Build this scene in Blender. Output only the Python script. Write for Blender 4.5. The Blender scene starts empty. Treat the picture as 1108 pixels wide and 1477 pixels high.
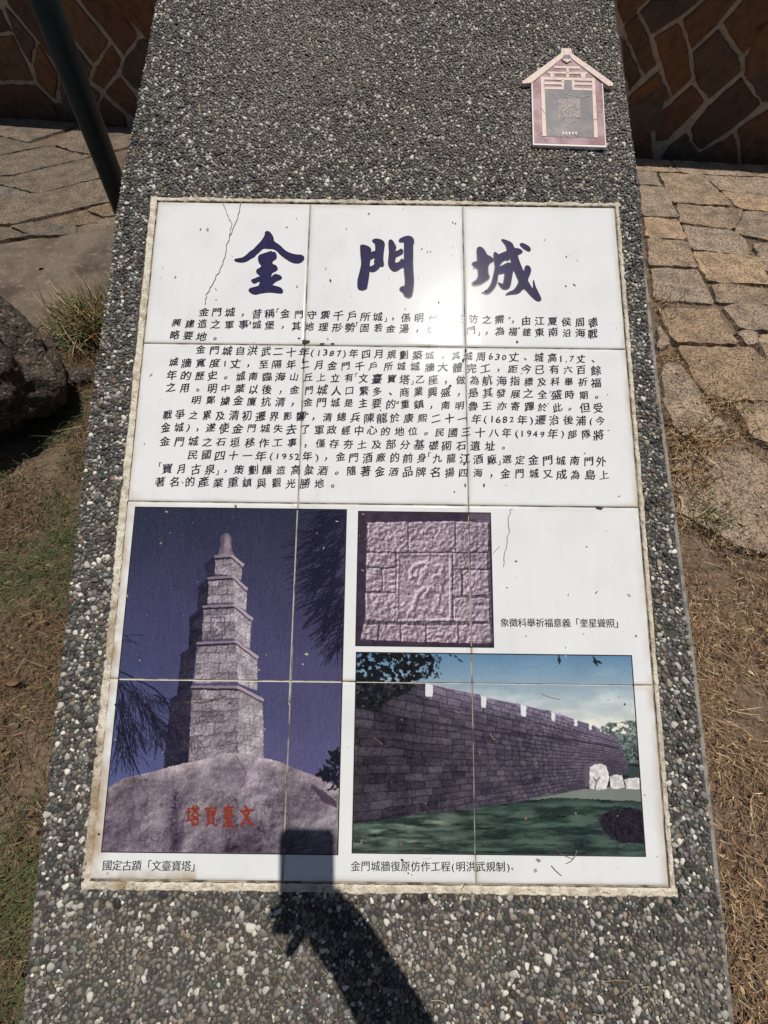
import bpy, bmesh, math, random
import numpy as np
from mathutils import Vector

random.seed(7)
RNG = np.random.default_rng(11)
SC = bpy.context.scene
COL = SC.collection

# ------------------------------------------------------------------ camera
CAM_H = 1.15
PITCH = math.radians(63.0)
FPX = 560.0                                    # focal length in pixels of the 1108 x 1477 photograph
cam_d = bpy.data.cameras.new('camera')
cam_d.sensor_fit = 'VERTICAL'
cam_d.sensor_height = 24.0
cam_d.lens = 24.0 * FPX / 1477.0
cam_d.clip_start = 0.02
cam_d.clip_end = 500
cam = bpy.data.objects.new('camera', cam_d)
COL.objects.link(cam)
cam.location = (0, 0, CAM_H)
cam.rotation_euler = (math.pi / 2 - PITCH, 0, 0)
SC.camera = cam

# ------------------------------------------------------------------ sun, sky, exposure
D = np.array([-0.1496, -0.2272, -0.9623]); D /= np.linalg.norm(D)     # direction the sunlight travels
SUN_EL = math.asin(-D[2])
SUN_AZ = math.atan2(-D[0], -D[1])              # clockwise from +Y
sun_d = bpy.data.lights.new('sun', 'SUN')
sun_d.energy = 5.0
sun_d.angle = math.radians(0.53)
sun_d.color = (1.0, 0.955, 0.89)
sun = bpy.data.objects.new('sun', sun_d)
COL.objects.link(sun)
sun.location = (2, 3, 12)
sun.rotation_euler = Vector(D).to_track_quat('-Z', 'Y').to_euler()

W = bpy.data.worlds.new('World')
SC.world = W
W.use_nodes = True
wn = W.node_tree
sky = wn.nodes.new('ShaderNodeTexSky')
sky.sky_type = 'NISHITA'
sky.sun_disc = False
sky.sun_elevation = SUN_EL
sky.sun_rotation = SUN_AZ
bg = wn.nodes['Background']
bg.inputs['Strength'].default_value = 0.05
wn.links.new(sky.outputs['Color'], bg.inputs['Color'])
SC.view_settings.view_transform = 'Standard'
SC.view_settings.look = 'None'
SC.view_settings.exposure = -0.34
SC.view_settings.gamma = 1.0
SC.cycles.max_bounces = 5
SC.cycles.sample_clamp_indirect = 3.0

# ------------------------------------------------------------------ space helpers
CPOS = np.array([0, 0, CAM_H])
FW = np.array([0, math.cos(PITCH), -math.sin(PITCH)])
UP = np.array([0, math.sin(PITCH), math.cos(PITCH)])
RX = np.array([1.0, 0, 0])
# face of the slab: origin at the upper left corner of the tile panel, u to the right, v down the face (tile widths), n off it
TS = 0.25
FO = np.array([-0.37118, 0.74274, 0.81380])
FA = np.array([0.99992206, -0.01080506, -0.00625423])
FB = np.array([-0.01226662, -0.94349587, -0.33115718])
FN = np.array([0.00232267, -0.33120809, 0.94355488])

def face(u, v, n=0.0):
    u = np.asarray(u, float)[..., None]; v = np.asarray(v, float)[..., None]
    n = np.broadcast_to(np.asarray(n, float), u.shape[:-1])[..., None]
    return FO + TS * u * FA + TS * v * FB + n * FN

def ray(x, y):
    r = (x - 554.0) * RX + (738.5 - y) * UP + FPX * FW
    return r / np.linalg.norm(r)

def face_uv(x, y):
    r = ray(x, y)
    t = ((FO - CPOS) @ FN) / (r @ FN)
    p = CPOS + t * r - FO
    return (p @ FA) / TS, (p @ FB) / TS

def face_px(u, v):                              # inverse of face_uv on arrays
    p = face(u, v) - CPOS
    z = p @ FW
    return 554 + FPX * (p @ RX) / z, 738.5 - FPX * (p @ UP) / z

def ground_at(x, y, z=0.0):
    r = ray(x, y)
    return CPOS + r * (z - CAM_H) / r[2]

WP = np.array([-2.62, 3.577, 0.0]); WQ = np.array([2.325, 2.92, 0.0])       # far edge of the paving
WD = (WQ - WP) / np.linalg.norm(WQ - WP)
WNRM = np.array([WD[1], -WD[0], 0.0])                                        # wall normal, towards the photographer
DITCH = 0.15
WORG = WP - WNRM * DITCH

def wall_at(x, y):
    r = ray(x, y)
    t = ((WORG - CPOS) @ WNRM) / (r @ WNRM)
    p = CPOS + t * r - WORG
    return p @ WD, p[2]

# ------------------------------------------------------------------ noise, colour
def srgb(r, g, b):
    c = np.array([r, g, b], float) / 255.0
    return np.where(c <= 0.04045, c / 12.92, ((c + 0.055) / 1.055) ** 2.4)

def s2l(c):
    c = np.clip(c, 0, 255) / 255.0
    return np.where(c <= 0.04045, c / 12.92, ((c + 0.055) / 1.055) ** 2.4)

def _hash(ix, iy, seed):
    h = (ix.astype(np.int64) * 374761393 + iy.astype(np.int64) * 668265263 + seed * 1274126177) & 0x7fffffff
    h = ((h ^ (h >> 13)) * 1274126177) & 0x7fffffff
    return ((h ^ (h >> 16)) & 0xffff) / 65535.0

def vnoise(x, y, seed=0):
    x = np.asarray(x, float); y = np.asarray(y, float)
    ix = np.floor(x); iy = np.floor(y)
    fx = x - ix; fy = y - iy
    fx = fx * fx * (3 - 2 * fx); fy = fy * fy * (3 - 2 * fy)
    a = _hash(ix, iy, seed); b = _hash(ix + 1, iy, seed); c = _hash(ix, iy + 1, seed); d = _hash(ix + 1, iy + 1, seed)
    return (a * (1 - fx) + b * fx) * (1 - fy) + (c * (1 - fx) + d * fx) * fy

def fbm(x, y, seed=0, octv=4):
    s = 0; w = 0.5; t = 0
    for k in range(octv):
        s = s + w * vnoise(x * 2 ** k, y * 2 ** k, seed + k * 17); t += w; w *= 0.55
    return s / t

def inside(X, Y, poly):
    m = np.zeros(np.shape(X), bool)
    n = len(poly)
    for i in range(n):
        x0, y0 = poly[i]; x1, y1 = poly[(i + 1) % n]
        if y0 == y1: continue
        c = (y0 > Y) != (y1 > Y)
        m ^= c & (X < (x1 - x0) * (Y - y0) / (y1 - y0) + x0)
    return m

# ------------------------------------------------------------------ object helpers
ROOTS = {}

def tag(o, label=None, cat=None, group=None, kind=None):
    if label: o['label'] = label
    if cat: o['category'] = cat
    if group: o['group'] = group
    if kind: o['kind'] = kind
    return o

def empty(name, loc, label=None, cat=None, group=None):
    o = bpy.data.objects.new(name, None)
    o.empty_display_size = 0.1
    COL.objects.link(o)
    o.location = tuple(loc)
    ROOTS[o.name] = np.array(loc, float)
    return tag(o, label, cat, group)

def root_loc(p):
    while p.parent: p = p.parent
    return ROOTS.get(p.name, np.zeros(3))

def build(name, V, F, mat, parent=None, col=None, smooth=False, base=None):
    """V: n x 3 world coordinates; F: list of faces or an int array (m x k). base: origin of a top-level mesh"""
    V = np.asarray(V, float)
    off = root_loc(parent) if parent else (np.array(base, float) if base is not None else np.zeros(3))
    me = bpy.data.meshes.new(name)
    if isinstance(F, np.ndarray):
        k = F.shape[1]
        me.vertices.add(len(V)); me.loops.add(F.size); me.polygons.add(len(F))
        me.vertices.foreach_set('co', (V - off).astype(np.float32).ravel())
        me.loops.foreach_set('vertex_index', F.astype(np.int32).ravel())
        me.polygons.foreach_set('loop_start', np.arange(0, F.size, k, dtype=np.int32))
        me.polygons.foreach_set('loop_total', np.full(len(F), k, np.int32))
        me.update(calc_edges=True)
    else:
        me.from_pydata([tuple(p) for p in (V - off)], [], [list(f) for f in F])
        me.update()
    if smooth:
        me.polygons.foreach_set('use_smooth', np.ones(len(me.polygons), bool))
    if col is not None:
        at = me.color_attributes.new('Col', 'FLOAT_COLOR', 'POINT')
        c4 = np.ones((len(V), 4), np.float32); c4[:, :3] = col
        at.data.foreach_set('color', c4.ravel())
    me.materials.append(mat)
    o = bpy.data.objects.new(name, me)
    COL.objects.link(o)
    if parent: o.parent = parent
    else:
        o.location = tuple(off); ROOTS[o.name] = off
    return o

class MB:
    def __init__(s): s.v = []; s.f = []; s.c = []; s.n = 0
    def add(s, V, F, c=None):
        V = np.asarray(V, float).reshape(-1, 3)
        s.v.append(V); s.f += [[i + s.n for i in f] for f in F]; s.n += len(V)
        s.c.append(np.broadcast_to(np.array(c if c is not None else (1, 1, 1), float), (len(V), 3)))
    def done(s, name, mat, parent=None, smooth=False, col=True, base=None):
        return build(name, np.vstack(s.v), s.f, mat, parent, np.vstack(s.c) if col else None, smooth, base)

# ------------------------------------------------------------------ materials
def mat(name, base=(0.5, 0.5, 0.5), rough=0.7, attr=False, noise=None, bump=None, spec=0.5, coat=0.0, speckle=None, tint=None, metal=0.0, coat_rough=0.1):
    """noise: list of (scale, detail, colour2, lo, hi); bump: list of (scale, strength, distance)"""
    m = bpy.data.materials.new(name); m.use_nodes = True
    nt = m.node_tree; N = nt.nodes; L = nt.links
    b = N['Principled BSDF']
    b.inputs['Roughness'].default_value = rough
    b.inputs['Specular IOR Level'].default_value = spec
    b.inputs['Metallic'].default_value = metal
    b.inputs['Coat Weight'].default_value = coat
    b.inputs['Coat Roughness'].default_value = coat_rough
    geo = N.new('ShaderNodeNewGeometry')
    cur = None
    if attr:
        a = N.new('ShaderNodeAttribute'); a.attribute_name = 'Col'
        cur = a.outputs['Color']
        if tint is not None:
            mx = N.new('ShaderNodeMix'); mx.data_type = 'RGBA'; mx.blend_type = 'MULTIPLY'
            mx.inputs['Factor'].default_value = 1.0
            L.new(cur, mx.inputs[6]); mx.inputs[7].default_value = (*tint, 1)
            cur = mx.outputs[2]
    else:
        rgb = N.new('ShaderNodeRGB'); rgb.outputs[0].default_value = (*base, 1)
        cur = rgb.outputs[0]
    for (sc, det, c2, lo, hi) in (noise or []):
        tx = N.new('ShaderNodeTexNoise'); tx.inputs['Scale'].default_value = sc; tx.inputs['Detail'].default_value = det
        L.new(geo.outputs['Position'], tx.inputs['Vector'])
        mr = N.new('ShaderNodeMapRange'); mr.inputs['From Min'].default_value = lo; mr.inputs['From Max'].default_value = hi
        L.new(tx.outputs['Fac'], mr.inputs['Value'])
        mx = N.new('ShaderNodeMix'); mx.data_type = 'RGBA'
        L.new(mr.outputs['Result'], mx.inputs['Factor']); L.new(cur, mx.inputs[6])
        if len(c2) == 1:
            mx.blend_type = 'MULTIPLY'; mx.inputs[7].default_value = (c2[0], c2[0], c2[0], 1)
        else:
            mx.inputs[7].default_value = (*c2, 1)
        cur = mx.outputs[2]
    L.new(cur, b.inputs['Base Color'])
    nrm = None
    for (sc, st, dist) in (bump or []):
        tx = N.new('ShaderNodeTexNoise'); tx.inputs['Scale'].default_value = sc; tx.inputs['Detail'].default_value = 6
        L.new(geo.outputs['Position'], tx.inputs['Vector'])
        bp = N.new('ShaderNodeBump'); bp.inputs['Strength'].default_value = st; bp.inputs['Distance'].default_value = dist
        L.new(tx.outputs['Fac'], bp.inputs['Height'])
        if nrm is not None: L.new(nrm, bp.inputs['Normal'])
        nrm = bp.outputs['Normal']
    if nrm is not None: L.new(nrm, b.inputs['Normal'])
    return m

M_PEB = mat('washed_pebbles', attr=True, rough=0.6, spec=0.35, noise=[(900, 3, (0.62,), 0.45, 0.7)], bump=[(1500, 0.25, 0.0006)])
M_CEM = mat('dark_cement', (0.06, 0.055, 0.047), 0.9, noise=[(220, 4, (0.11, 0.096, 0.08), 0.52, 0.78)], bump=[(500, 0.5, 0.002)])
M_CONC = mat('weathered_concrete', (0.27, 0.25, 0.22), 0.9, noise=[(60, 5, (0.085, 0.08, 0.072), 0.45, 0.7), (400, 2, (0.3, 0.28, 0.25), 0.58, 0.75)], bump=[(300, 0.6, 0.002)])
M_CREAM = mat('cream_mortar', attr=True, rough=0.9, noise=[(70, 5, (0.40, 0.33, 0.24), 0.52, 0.74), (420, 3, (0.2, 0.17, 0.13), 0.58, 0.72)], bump=[(260, 0.7, 0.003)])
M_GROUT = mat('tile_grout', (0.34, 0.29, 0.22), 0.9, noise=[(40, 4, (0.09, 0.075, 0.055), 0.45, 0.62)])
M_TILE = mat('white_glazed_tile', attr=True, rough=0.22, spec=0.045, coat=0.75, coat_rough=0.058, noise=[(14, 4, (0.93,), 0.45, 0.75), (900, 2, (0.55,), 0.70, 0.78)], bump=[(160, 0.02, 0.0006)])
M_INK = mat('black_ink', (0.012, 0.012, 0.020), 0.22, spec=0.045, coat=0.7, coat_rough=0.058, noise=[(500, 2, (0.06, 0.06, 0.08), 0.56, 0.75)])
M_CAPINK = mat('printed_caption_ink', (0.025, 0.024, 0.026), 0.22, spec=0.045, coat=0.7, coat_rough=0.058)
M_TITLE = mat('violet_title_ink', (0.030, 0.024, 0.082), 0.22, spec=0.045, coat=0.7, coat_rough=0.058, noise=[(90, 4, (0.022, 0.02, 0.05), 0.45, 0.7), (900, 2, (0.08, 0.07, 0.15), 0.6, 0.75)])
M_EDGE = mat('title_outline_ink', (0.022, 0.022, 0.04), 0.14)
M_PRINT = mat('photo_print', attr=True, rough=0.22, spec=0.045, coat=0.7, coat_rough=0.058, noise=[(1100, 2, (0.35, 0.34, 0.37), 0.68, 0.82)])
M_CRACK = mat('crack', (0.16, 0.14, 0.12), 0.9)
M_DEB = mat('dirt_flecks', attr=True, rough=0.85)
M_GRASS = mat('dry_grass', attr=True, rough=0.65, spec=0.25)
M_EARTH = mat('earth', (0.14, 0.097, 0.064), 0.95, noise=[(9, 5, (0.075, 0.046, 0.028), 0.45, 0.65), (130, 4, (0.26, 0.175, 0.105), 0.52, 0.75)], bump=[(60, 0.8, 0.012), (400, 0.6, 0.003)])
M_GRAN = mat('split_granite', attr=True, rough=0.85, noise=[(14, 6, (0.55,), 0.42, 0.66), (120, 5, (0.33,), 0.48, 0.60), (300, 3, (0.30,), 0.53, 0.63), (520, 2, (0.60, 0.50, 0.38), 0.58, 0.72)], bump=[(45, 0.8, 0.014), (170, 1.0, 0.008), (420, 0.8, 0.003)])
M_WSTONE = mat('wall_stone', attr=True, rough=0.9, noise=[(25, 5, (0.6,), 0.42, 0.7), (260, 3, (0.5,), 0.55, 0.7)], bump=[(50, 0.6, 0.01), (260, 0.6, 0.003)])
M_WMORT = mat('wall_pointing', (0.50, 0.41, 0.31), 0.95, noise=[(40, 4, (0.34, 0.27, 0.20), 0.45, 0.7)], bump=[(120, 0.5, 0.004)])
M_ROCK = mat('smooth_rock', (0.165, 0.125, 0.09), 0.85, noise=[(6, 7, (0.07, 0.05, 0.036), 0.38, 0.66), (34, 6, (0.25, 0.195, 0.14), 0.55, 0.8), (210, 4, (0.5,), 0.5, 0.7)], bump=[(30, 0.5, 0.012), (190, 0.6, 0.004)])
M_DROCK = mat('rough_rock', (0.085, 0.065, 0.048), 0.92, noise=[(16, 6, (0.05, 0.038, 0.028), 0.38, 0.62), (95, 5, (0.36, 0.29, 0.22), 0.56, 0.72)], bump=[(26, 1.0, 0.03), (120, 1.0, 0.012)])
M_POST = mat('dark_green_paint', (0.010, 0.022, 0.024), 0.5, noise=[(60, 5, (0.02, 0.03, 0.03), 0.5, 0.75)], bump=[(200, 0.15, 0.001)])
M_SKIN = mat('skin', (0.45, 0.27, 0.18), 0.55)
M_SHIRT = mat('shirt_cloth', (0.06, 0.07, 0.1), 0.9, bump=[(300, 0.3, 0.002)])
M_TROUS = mat('trouser_cloth', (0.05, 0.05, 0.055), 0.9, bump=[(300, 0.3, 0.002)])
M_HAIR = mat('black_hair', (0.012, 0.01, 0.009), 0.5)
M_SHOE = mat('shoe_leather', (0.03, 0.03, 0.03), 0.5)
M_PHONE = mat('phone_shell', (0.02, 0.02, 0.024), 0.35)
M_GLASS = mat('phone_screen', (0.005, 0.005, 0.006), 0.08)
M_PCREAM = mat('faded_cream_print', (0.66, 0.52, 0.44), 0.42, noise=[(160, 5, (0.50, 0.36, 0.31), 0.5, 0.72), (700, 2, (0.36, 0.24, 0.2), 0.6, 0.75)])
M_PRED = mat('faded_maroon_print', (0.21, 0.075, 0.085), 0.4, noise=[(45, 5, (0.36, 0.22, 0.25), 0.40, 0.62), (500, 3, (0.42, 0.30, 0.31), 0.58, 0.78)])
M_PGREY = mat('faded_grey_print', (0.11, 0.105, 0.112), 0.4, noise=[(35, 5, (0.21, 0.19, 0.185), 0.42, 0.66), (260, 4, (0.17, 0.13, 0.135), 0.52, 0.75)])
M_PBOARD = mat('white_board', (0.72, 0.66, 0.66), 0.5)
M_SCR = mat('worn_scratch', (0.30, 0.235, 0.225), 0.5)
M_LEAF = mat('dead_leaf', (0.20, 0.105, 0.055), 0.8, noise=[(150, 3, (0.13, 0.06, 0.03), 0.45, 0.7)])

# ================================================================== THE SETTING
def ground_mesh():
    near = np.arange(-3.2, 3.2001, 0.05)
    yn = np.arange(-1.6, 4.6001, 0.04)
    far = np.array([3.6, 4.5, 6, 9, 14, 25, 45, 80.0])
    xs = np.concatenate([-far[::-1], near, far])
    ys = np.concatenate([-(far[::-1] - 1.4), yn, far + 1.4])
    X, Y = np.meshgrid(xs, ys)
    Z = 0.03 * (fbm(X * 2.2, Y * 2.2, 3) - 0.5) + 0.012 * (fbm(X * 11, Y * 11, 5) - 0.5)
    Z = Z - 0.012
    pave = np.clip((Y - np.where(X > 0, 1.28, 1.95)) / 0.25, 0, 1)
    Z = Z * (1 - pave) + pave * (0.002 + 0.10 * Z)
    d = -((X - WP[0]) * WNRM[0] + (Y - WP[1]) * WNRM[1])         # distance past the paving edge
    Z = np.where((d > 0.02) & (d < DITCH + 0.25), -0.55, Z)
    V = np.stack([X, Y, Z], -1).reshape(-1, 3)
    nx = len(xs); ny = len(ys)
    i = np.arange(nx - 1)[None, :] + nx * np.arange(ny - 1)[:, None]
    F = np.stack([i, i + 1, i + 1 + nx, i + nx], -1).reshape(-1, 4)
    return tag(build('ground', V, F, M_EARTH, smooth=True), kind='structure')
ground_mesh()

def rough_ring(P, step, jit, seed):
    """densify a closed 2-D outline with a rough edge"""
    r = random.Random(seed); out = []
    n = len(P)
    for i in range(n):
        a = np.array(P[i], float); b = np.array(P[(i + 1) % n], float)
        k = max(2, int(np.linalg.norm(b - a) / step))
        t = (b - a) / (np.linalg.norm(b - a) + 1e-9); nn = np.array([-t[1], t[0]])
        for j in range(k):
            q = a + (b - a) * (j / k)
            out.append(q + nn * r.uniform(-jit, jit) + (t * r.uniform(-jit, jit) if j else 0))
    return np.array(out)

def grow(P, d):
    P = [np.array(p, float) for p in P]; n = len(P)
    ar = sum(P[i][0] * P[(i + 1) % n][1] - P[(i + 1) % n][0] * P[i][1] for i in range(n))
    sg = 1 if ar > 0 else -1; out = []
    for i in range(n):
        a = P[i] - P[i - 1]; b = P[(i + 1) % n] - P[i]
        a = a / (np.linalg.norm(a) + 1e-9); b = b / (np.linalg.norm(b) + 1e-9)
        na = sg * np.array([a[1], -a[0]]); nb = sg * np.array([b[1], -b[0]])
        m = na + nb; m = m / max(0.5, m @ m / 2)
        out.append(P[i] + m * d)
    return out

def chip_corners(P, cut):
    out = []; n = len(P)
    for i in range(n):
        p = np.array(P[i], float); a = np.array(P[i - 1], float); b = np.array(P[(i + 1) % n], float)
        for q in (a, b):
            d = np.linalg.norm(q - p) + 1e-9
            out.append(p + (q - p) * min(0.3, cut / d))
    return out

def stone(mb, P, to3, h0, h1, seed, col, step=0.04, jit=0.004, rough=0.006, cut=0.02, inset=0.012):
    """a split stone: 2-D outline P -> rings; to3(p2, height) -> world"""
    R = rough_ring(chip_corners(P, cut), step, jit, seed)
    c = R.mean(0); r = random.Random(seed + 5)
    n = len(R)
    rad = np.linalg.norm(R - c, axis=1)
    rings = []
    for (s_in, h, ns) in ((0.0, h0, 0), (0.0, h0 + (h1 - h0) * 0.72, 0.3), (inset, h1, 0.6), (None, h1, 1.0), (None, h1, 1.0)):
        if s_in is None:
            f = 0.66 if len(rings) == 3 else 0.33
            Q = c + (R - c) * f
        else:
            Q = c + (R - c) * np.maximum(0.2, 1 - s_in / np.maximum(rad, 0.01))[:, None]
        z = h + rough * ns * 2 * (fbm(Q[:, 0] * 18 + seed * 3.1, Q[:, 1] * 18, seed % 97) - 0.5) if ns else np.full(n, h)
        rings.append(np.array([to3(q, zz) for q, zz in zip(Q, z)]))
    V = np.vstack(rings + [to3(c, h1)[None]])
    F = []
    for k in range(len(rings) - 1):
        for i in range(n):
            j = (i + 1) % n
            F.append([k * n + i, k * n + j, (k + 1) * n + j, (k + 1) * n + i])
    k = len(rings) - 1
    for i in range(n): F.append([k * n + i, k * n + (i + 1) % n, len(V) - 1])
    v = r.uniform(0.85, 1.15)
    mb.add(V, F, np.array(col) * v)

def g3(q, z): return np.array([q[0], q[1], z])

def crop(pts, sx, x0, y0): return [(x0 + x / sx, y0 + y / sx) for x, y in pts]

RIGHT_STONES = [
 [(40,8),(205,18),(240,66),(50,58)], [(215,18),(440,31),(620,90),(345,78),(250,68)], [(450,32),(760,44),(760,100),(630,90)],
 [(55,68),(138,70),(148,120),(165,130),(70,122)], [(160,75),(340,82),(478,213),(440,218),(215,203)],
 [(352,85),(760,103),(760,178),(440,150),(400,115)], [(445,157),(760,182),(760,250),(545,233),(497,213)],
 [(70,132),(172,140),(236,272),(85,266)], [(237,214),(523,240),(488,323),(252,295)], [(545,245),(760,262),(760,398),(502,342)],
 [(90,277),(233,292),(268,373),(100,363)], [(265,310),(480,337),(533,370),(562,443),(302,415)], [(105,373),(275,387),(318,498),(110,488)],
 [(582,397),(760,402),(760,560),(642,520)], [(305,440),(325,432),(600,457),(655,578),(432,568),(372,558)],
 [(122,507),(318,514),(392,658),(320,653),(137,643)], [(395,582),(460,580),(760,622),(760,680),(660,670),(422,658)],
 [(442,682),(520,667),(760,697),(760,795),(530,778)], [(155,692),(408,692),(500,843),(222,833)], [(508,797),(578,792),(583,848),(542,848)],
 [(602,815),(760,802),(760,990),(652,930)], [(150,755),(195,835),(150,868)], [(240,867),(558,867),(658,952),(720,1100),(480,1098),(352,1063)],
 [(168,945),(238,937),(345,1088),(445,1228),(330,1275),(228,1228),(180,1100)], [(505,1122),(760,1112),(760,1330),(572,1258)],
 [(232,1345),(480,1305),(600,1372),(760,1490),(760,1800),(520,1760),(245,1600)]]
LEFT_STONES = [
 [(-160,15),(300,37),(560,62),(490,100),(200,193),(90,160),(-160,120)], [(-160,140),(70,168),(190,203),(325,223),(-160,320)],
 [(425,213),(512,180),(502,130),(592,80),(1000,95),(1000,215),(690,285),(562,262)], [(-160,345),(322,238),(440,243),(560,283),(688,298),(100,437),(-160,440)],
 [(115,450),(700,308),(748,452),(290,567),(-160,465)], [(305,580),(750,473),(848,618),(230,765),(80,797),(-160,790),(-160,660),(242,575)],
 [(-160,495),(40,522),(218,572),(-160,645)], [(105,812),(230,788),(372,778),(560,802),(560,866),(260,878)], [(378,770),(640,693),(718,778),(600,797)],
 [(665,690),(1000,600),(1000,720),(770,742)], [(-160,810),(238,880),(-160,950)], [(780,755),(1000,735),(1000,820),(620,850),(610,810)]]
mb = MB()
r = random.Random(3)
TAN = [(0.55,0.39,0.25), (0.50,0.365,0.25), (0.57,0.385,0.23), (0.49,0.365,0.26)]
used = []
for k, P in enumerate(RIGHT_STONES):
    G = [ground_at(x, y)[:2] for x, y in crop(P, 3.144, 900, 230)]
    used.append(G)
    stone(mb, grow(G, 0.012), g3, -0.06, 0.011 + 0.005 * r.random(), 100 + k, TAN[k % 4], step=0.03, jit=0.006, cut=0.016, inset=0.006, rough=0.007)
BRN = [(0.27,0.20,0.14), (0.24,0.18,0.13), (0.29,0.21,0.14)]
for k, P in enumerate(LEFT_STONES):
    G = [ground_at(x, y)[:2] for x, y in crop(P, 5.095, 0, 170)]
    used.append(G)
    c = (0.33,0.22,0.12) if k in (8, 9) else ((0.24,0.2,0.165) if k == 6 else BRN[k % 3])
    stone(mb, grow(G, 0.012), g3, -0.06, 0.009 + 0.005 * r.random(), 200 + k, c, step=0.03, jit=0.005, cut=0.012, inset=0.006, rough=0.006)
# the paving goes on behind the slab and beyond both sides
def in_used(x, y): 
    return any(inside(np.array([x]), np.array([y]), P)[0] for P in used)
for iy in range(14):
    for ix in range(40):
        sx = -4.2 + ix * 0.33 + (0.16 if iy % 2 else 0); sd = 0.02 + iy * 0.21
        p = WP + WD * (sx + 2.6) + WNRM * sd
        w, h = r.uniform(0.305, 0.325), r.uniform(0.195, 0.205)
        cs = [p + WD * a * w + WNRM * b * h for a, b in ((0.02, 0.02), (1, 0.02), (1, 1), (0.02, 1))]
        tst = [p + WD * a * w + WNRM * b * h for a in (-0.1, 0.5, 1.1) for b in (-0.1, 0.5, 1.1)]
        if any(in_used(t[0], t[1]) for t in tst): continue
        if p[1] < 0.9 or (p[0] < -0.75 and p[1] < 2.25) or (abs(p[0]) > 0.9 and p[1] < 1.5 and p[0] < 3): continue
        if p[0] > -1.45 and p[0] < -0.5 and p[1] < 2.0: continue
        stone(mb, [c[:2] + np.array([r.uniform(-.012, .012), r.uniform(-.012, .012)]) for c in cs], g3, -0.06, 0.012 + 0.006 * r.random(), 400 + iy * 40 + ix, TAN[(ix + iy) % 4], step=0.05, jit=0.006, cut=0.014, inset=0.006)
tag(mb.done('stone_path', M_GRAN), kind='structure')

# ------------------------------------------------------------------ rubble wall
WALL_H = 0.78; WALL_B = -0.55
wall = empty('stone_wall', WORG + WD * 2.5 + np.array([0, 0, WALL_B]), 'long rubble wall of slanting brown stones with pale pointing, in shade behind the paving', 'wall')
def w3(q, n): return WORG + WD * q[0] + np.array([0, 0, q[1]]) + WNRM * n
def slab_box(mbx, x0, x1, z0, z1, n0, n1):
    V = [w3((x, z), n) for n in (n0, n1) for z in (z0, z1) for x in (x0, x1)]
    mbx.add(V, [[0, 2, 3, 1], [4, 5, 7, 6], [0, 1, 5, 4], [2, 6, 7, 3], [0, 4, 6, 2], [1, 3, 7, 5]])
m2 = MB(); slab_box(m2, -3.0, 9.0, WALL_B, WALL_H, -0.38, 0.0); m2.done('pointing', M_WMORT, wall, col=False)
m2 = MB()
for i in range(16): slab_box(m2, -3.05 + i * 0.755, -3.05 + i * 0.755 + 0.745, WALL_H + 0.003, WALL_H + 0.083, -0.42, 0.035)
m2.done('coping', M_GRAN, wall)
RW = [[(40,-10),(60,60),(95,170),(185,85),(190,60),(270,-10)], [(80,260),(110,300),(220,535),(130,640),(95,420)], [(100,185),(185,100),(268,275),(325,455),(242,520),(135,290)],
 [(205,85),(295,-5),(640,-20),(478,120),(297,232)], [(308,260),(480,155),(545,350),(565,555),(440,672),(352,400)],
 [(515,132),(690,-10),(890,-10),(748,172),(570,338)], [(582,370),(758,200),(898,400),(908,505),(690,690),(600,560)],
 [(793,165),(945,-10),(1130,-20),(1130,185),(930,378)], [(942,412),(1130,225),(1130,695),(1075,715),(955,540)],
 [(130,675),(335,500),(420,690),(270,795),(150,850)], [(300,830),(445,712),(575,595),(660,712),(400,980),(328,985)],
 [(568,900),(700,733),(922,540),(1050,732),(860,900),(645,1040),(585,1000)], [(150,895),(255,845),(292,1000),(300,1160),(170,1160)],
 [(415,1015),(532,930),(552,970),(615,1060),(630,1190),(320,1190)], [(660,1070),(855,940),(880,980),(900,1190),(660,1190)],
 [(892,900),(1130,750),(1130,1190),(930,1190),(910,980)]]
LW = [[(-60,0),(5,60),(80,208),(-60,212)], [(-60,238),(90,234),(228,530),(-60,536)], [(36,40),(235,270),(208,420),(116,260)],
 [(260,290),(380,480),(385,570),(368,655),(260,548),(230,432)], [(-60,560),(243,566),(365,688),(415,860),(-60,840)],
 [(50,8),(66,-25),(235,-25),(395,170),(465,265),(388,440),(275,290)], [(265,-25),(505,0),(727,278),(628,415),(495,260),(415,170)],
 [(405,470),(485,285),(612,440),(575,540),(588,565),(670,620),(600,850),(440,850),(405,600)], [(648,440),(748,295),(805,385),(776,485),(690,592),(614,535)],
 [(535,0),(738,-8),(895,195),(915,240),(825,365),(752,265)], [(755,-5),(860,-10),(825,78)], [(885,-10),(1080,-20),(1080,280),(985,270),(925,190),(850,90)],
 [(843,390),(942,258),(1080,310),(1080,600),(905,590),(812,490)], [(706,612),(797,508),(887,615),(1000,850),(850,750)], [(690,640),(832,770),(850,860),(612,860)]]
mw = MB(); r = random.Random(9)
WCOL = [(0.20,0.098,0.046), (0.15,0.086,0.05), (0.21,0.112,0.055), (0.15,0.10,0.068), (0.23,0.105,0.045)]
cover = []
for k, (P, sc, x0) in enumerate([(P, 4.86, 880) for P in RW] + [(P, 4.617, 0) for P in LW]):
    G = [wall_at(x, y) for x, y in crop(P, sc, x0, 0)]
    cover.append(G)
    stone(mw, grow(G, 0.001), w3, -0.02, 0.008 + 0.008 * r.random(), 700 + k, WCOL[k % 5], step=0.03, jit=0.004, cut=0.005, inset=0.005, rough=0.007)
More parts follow.
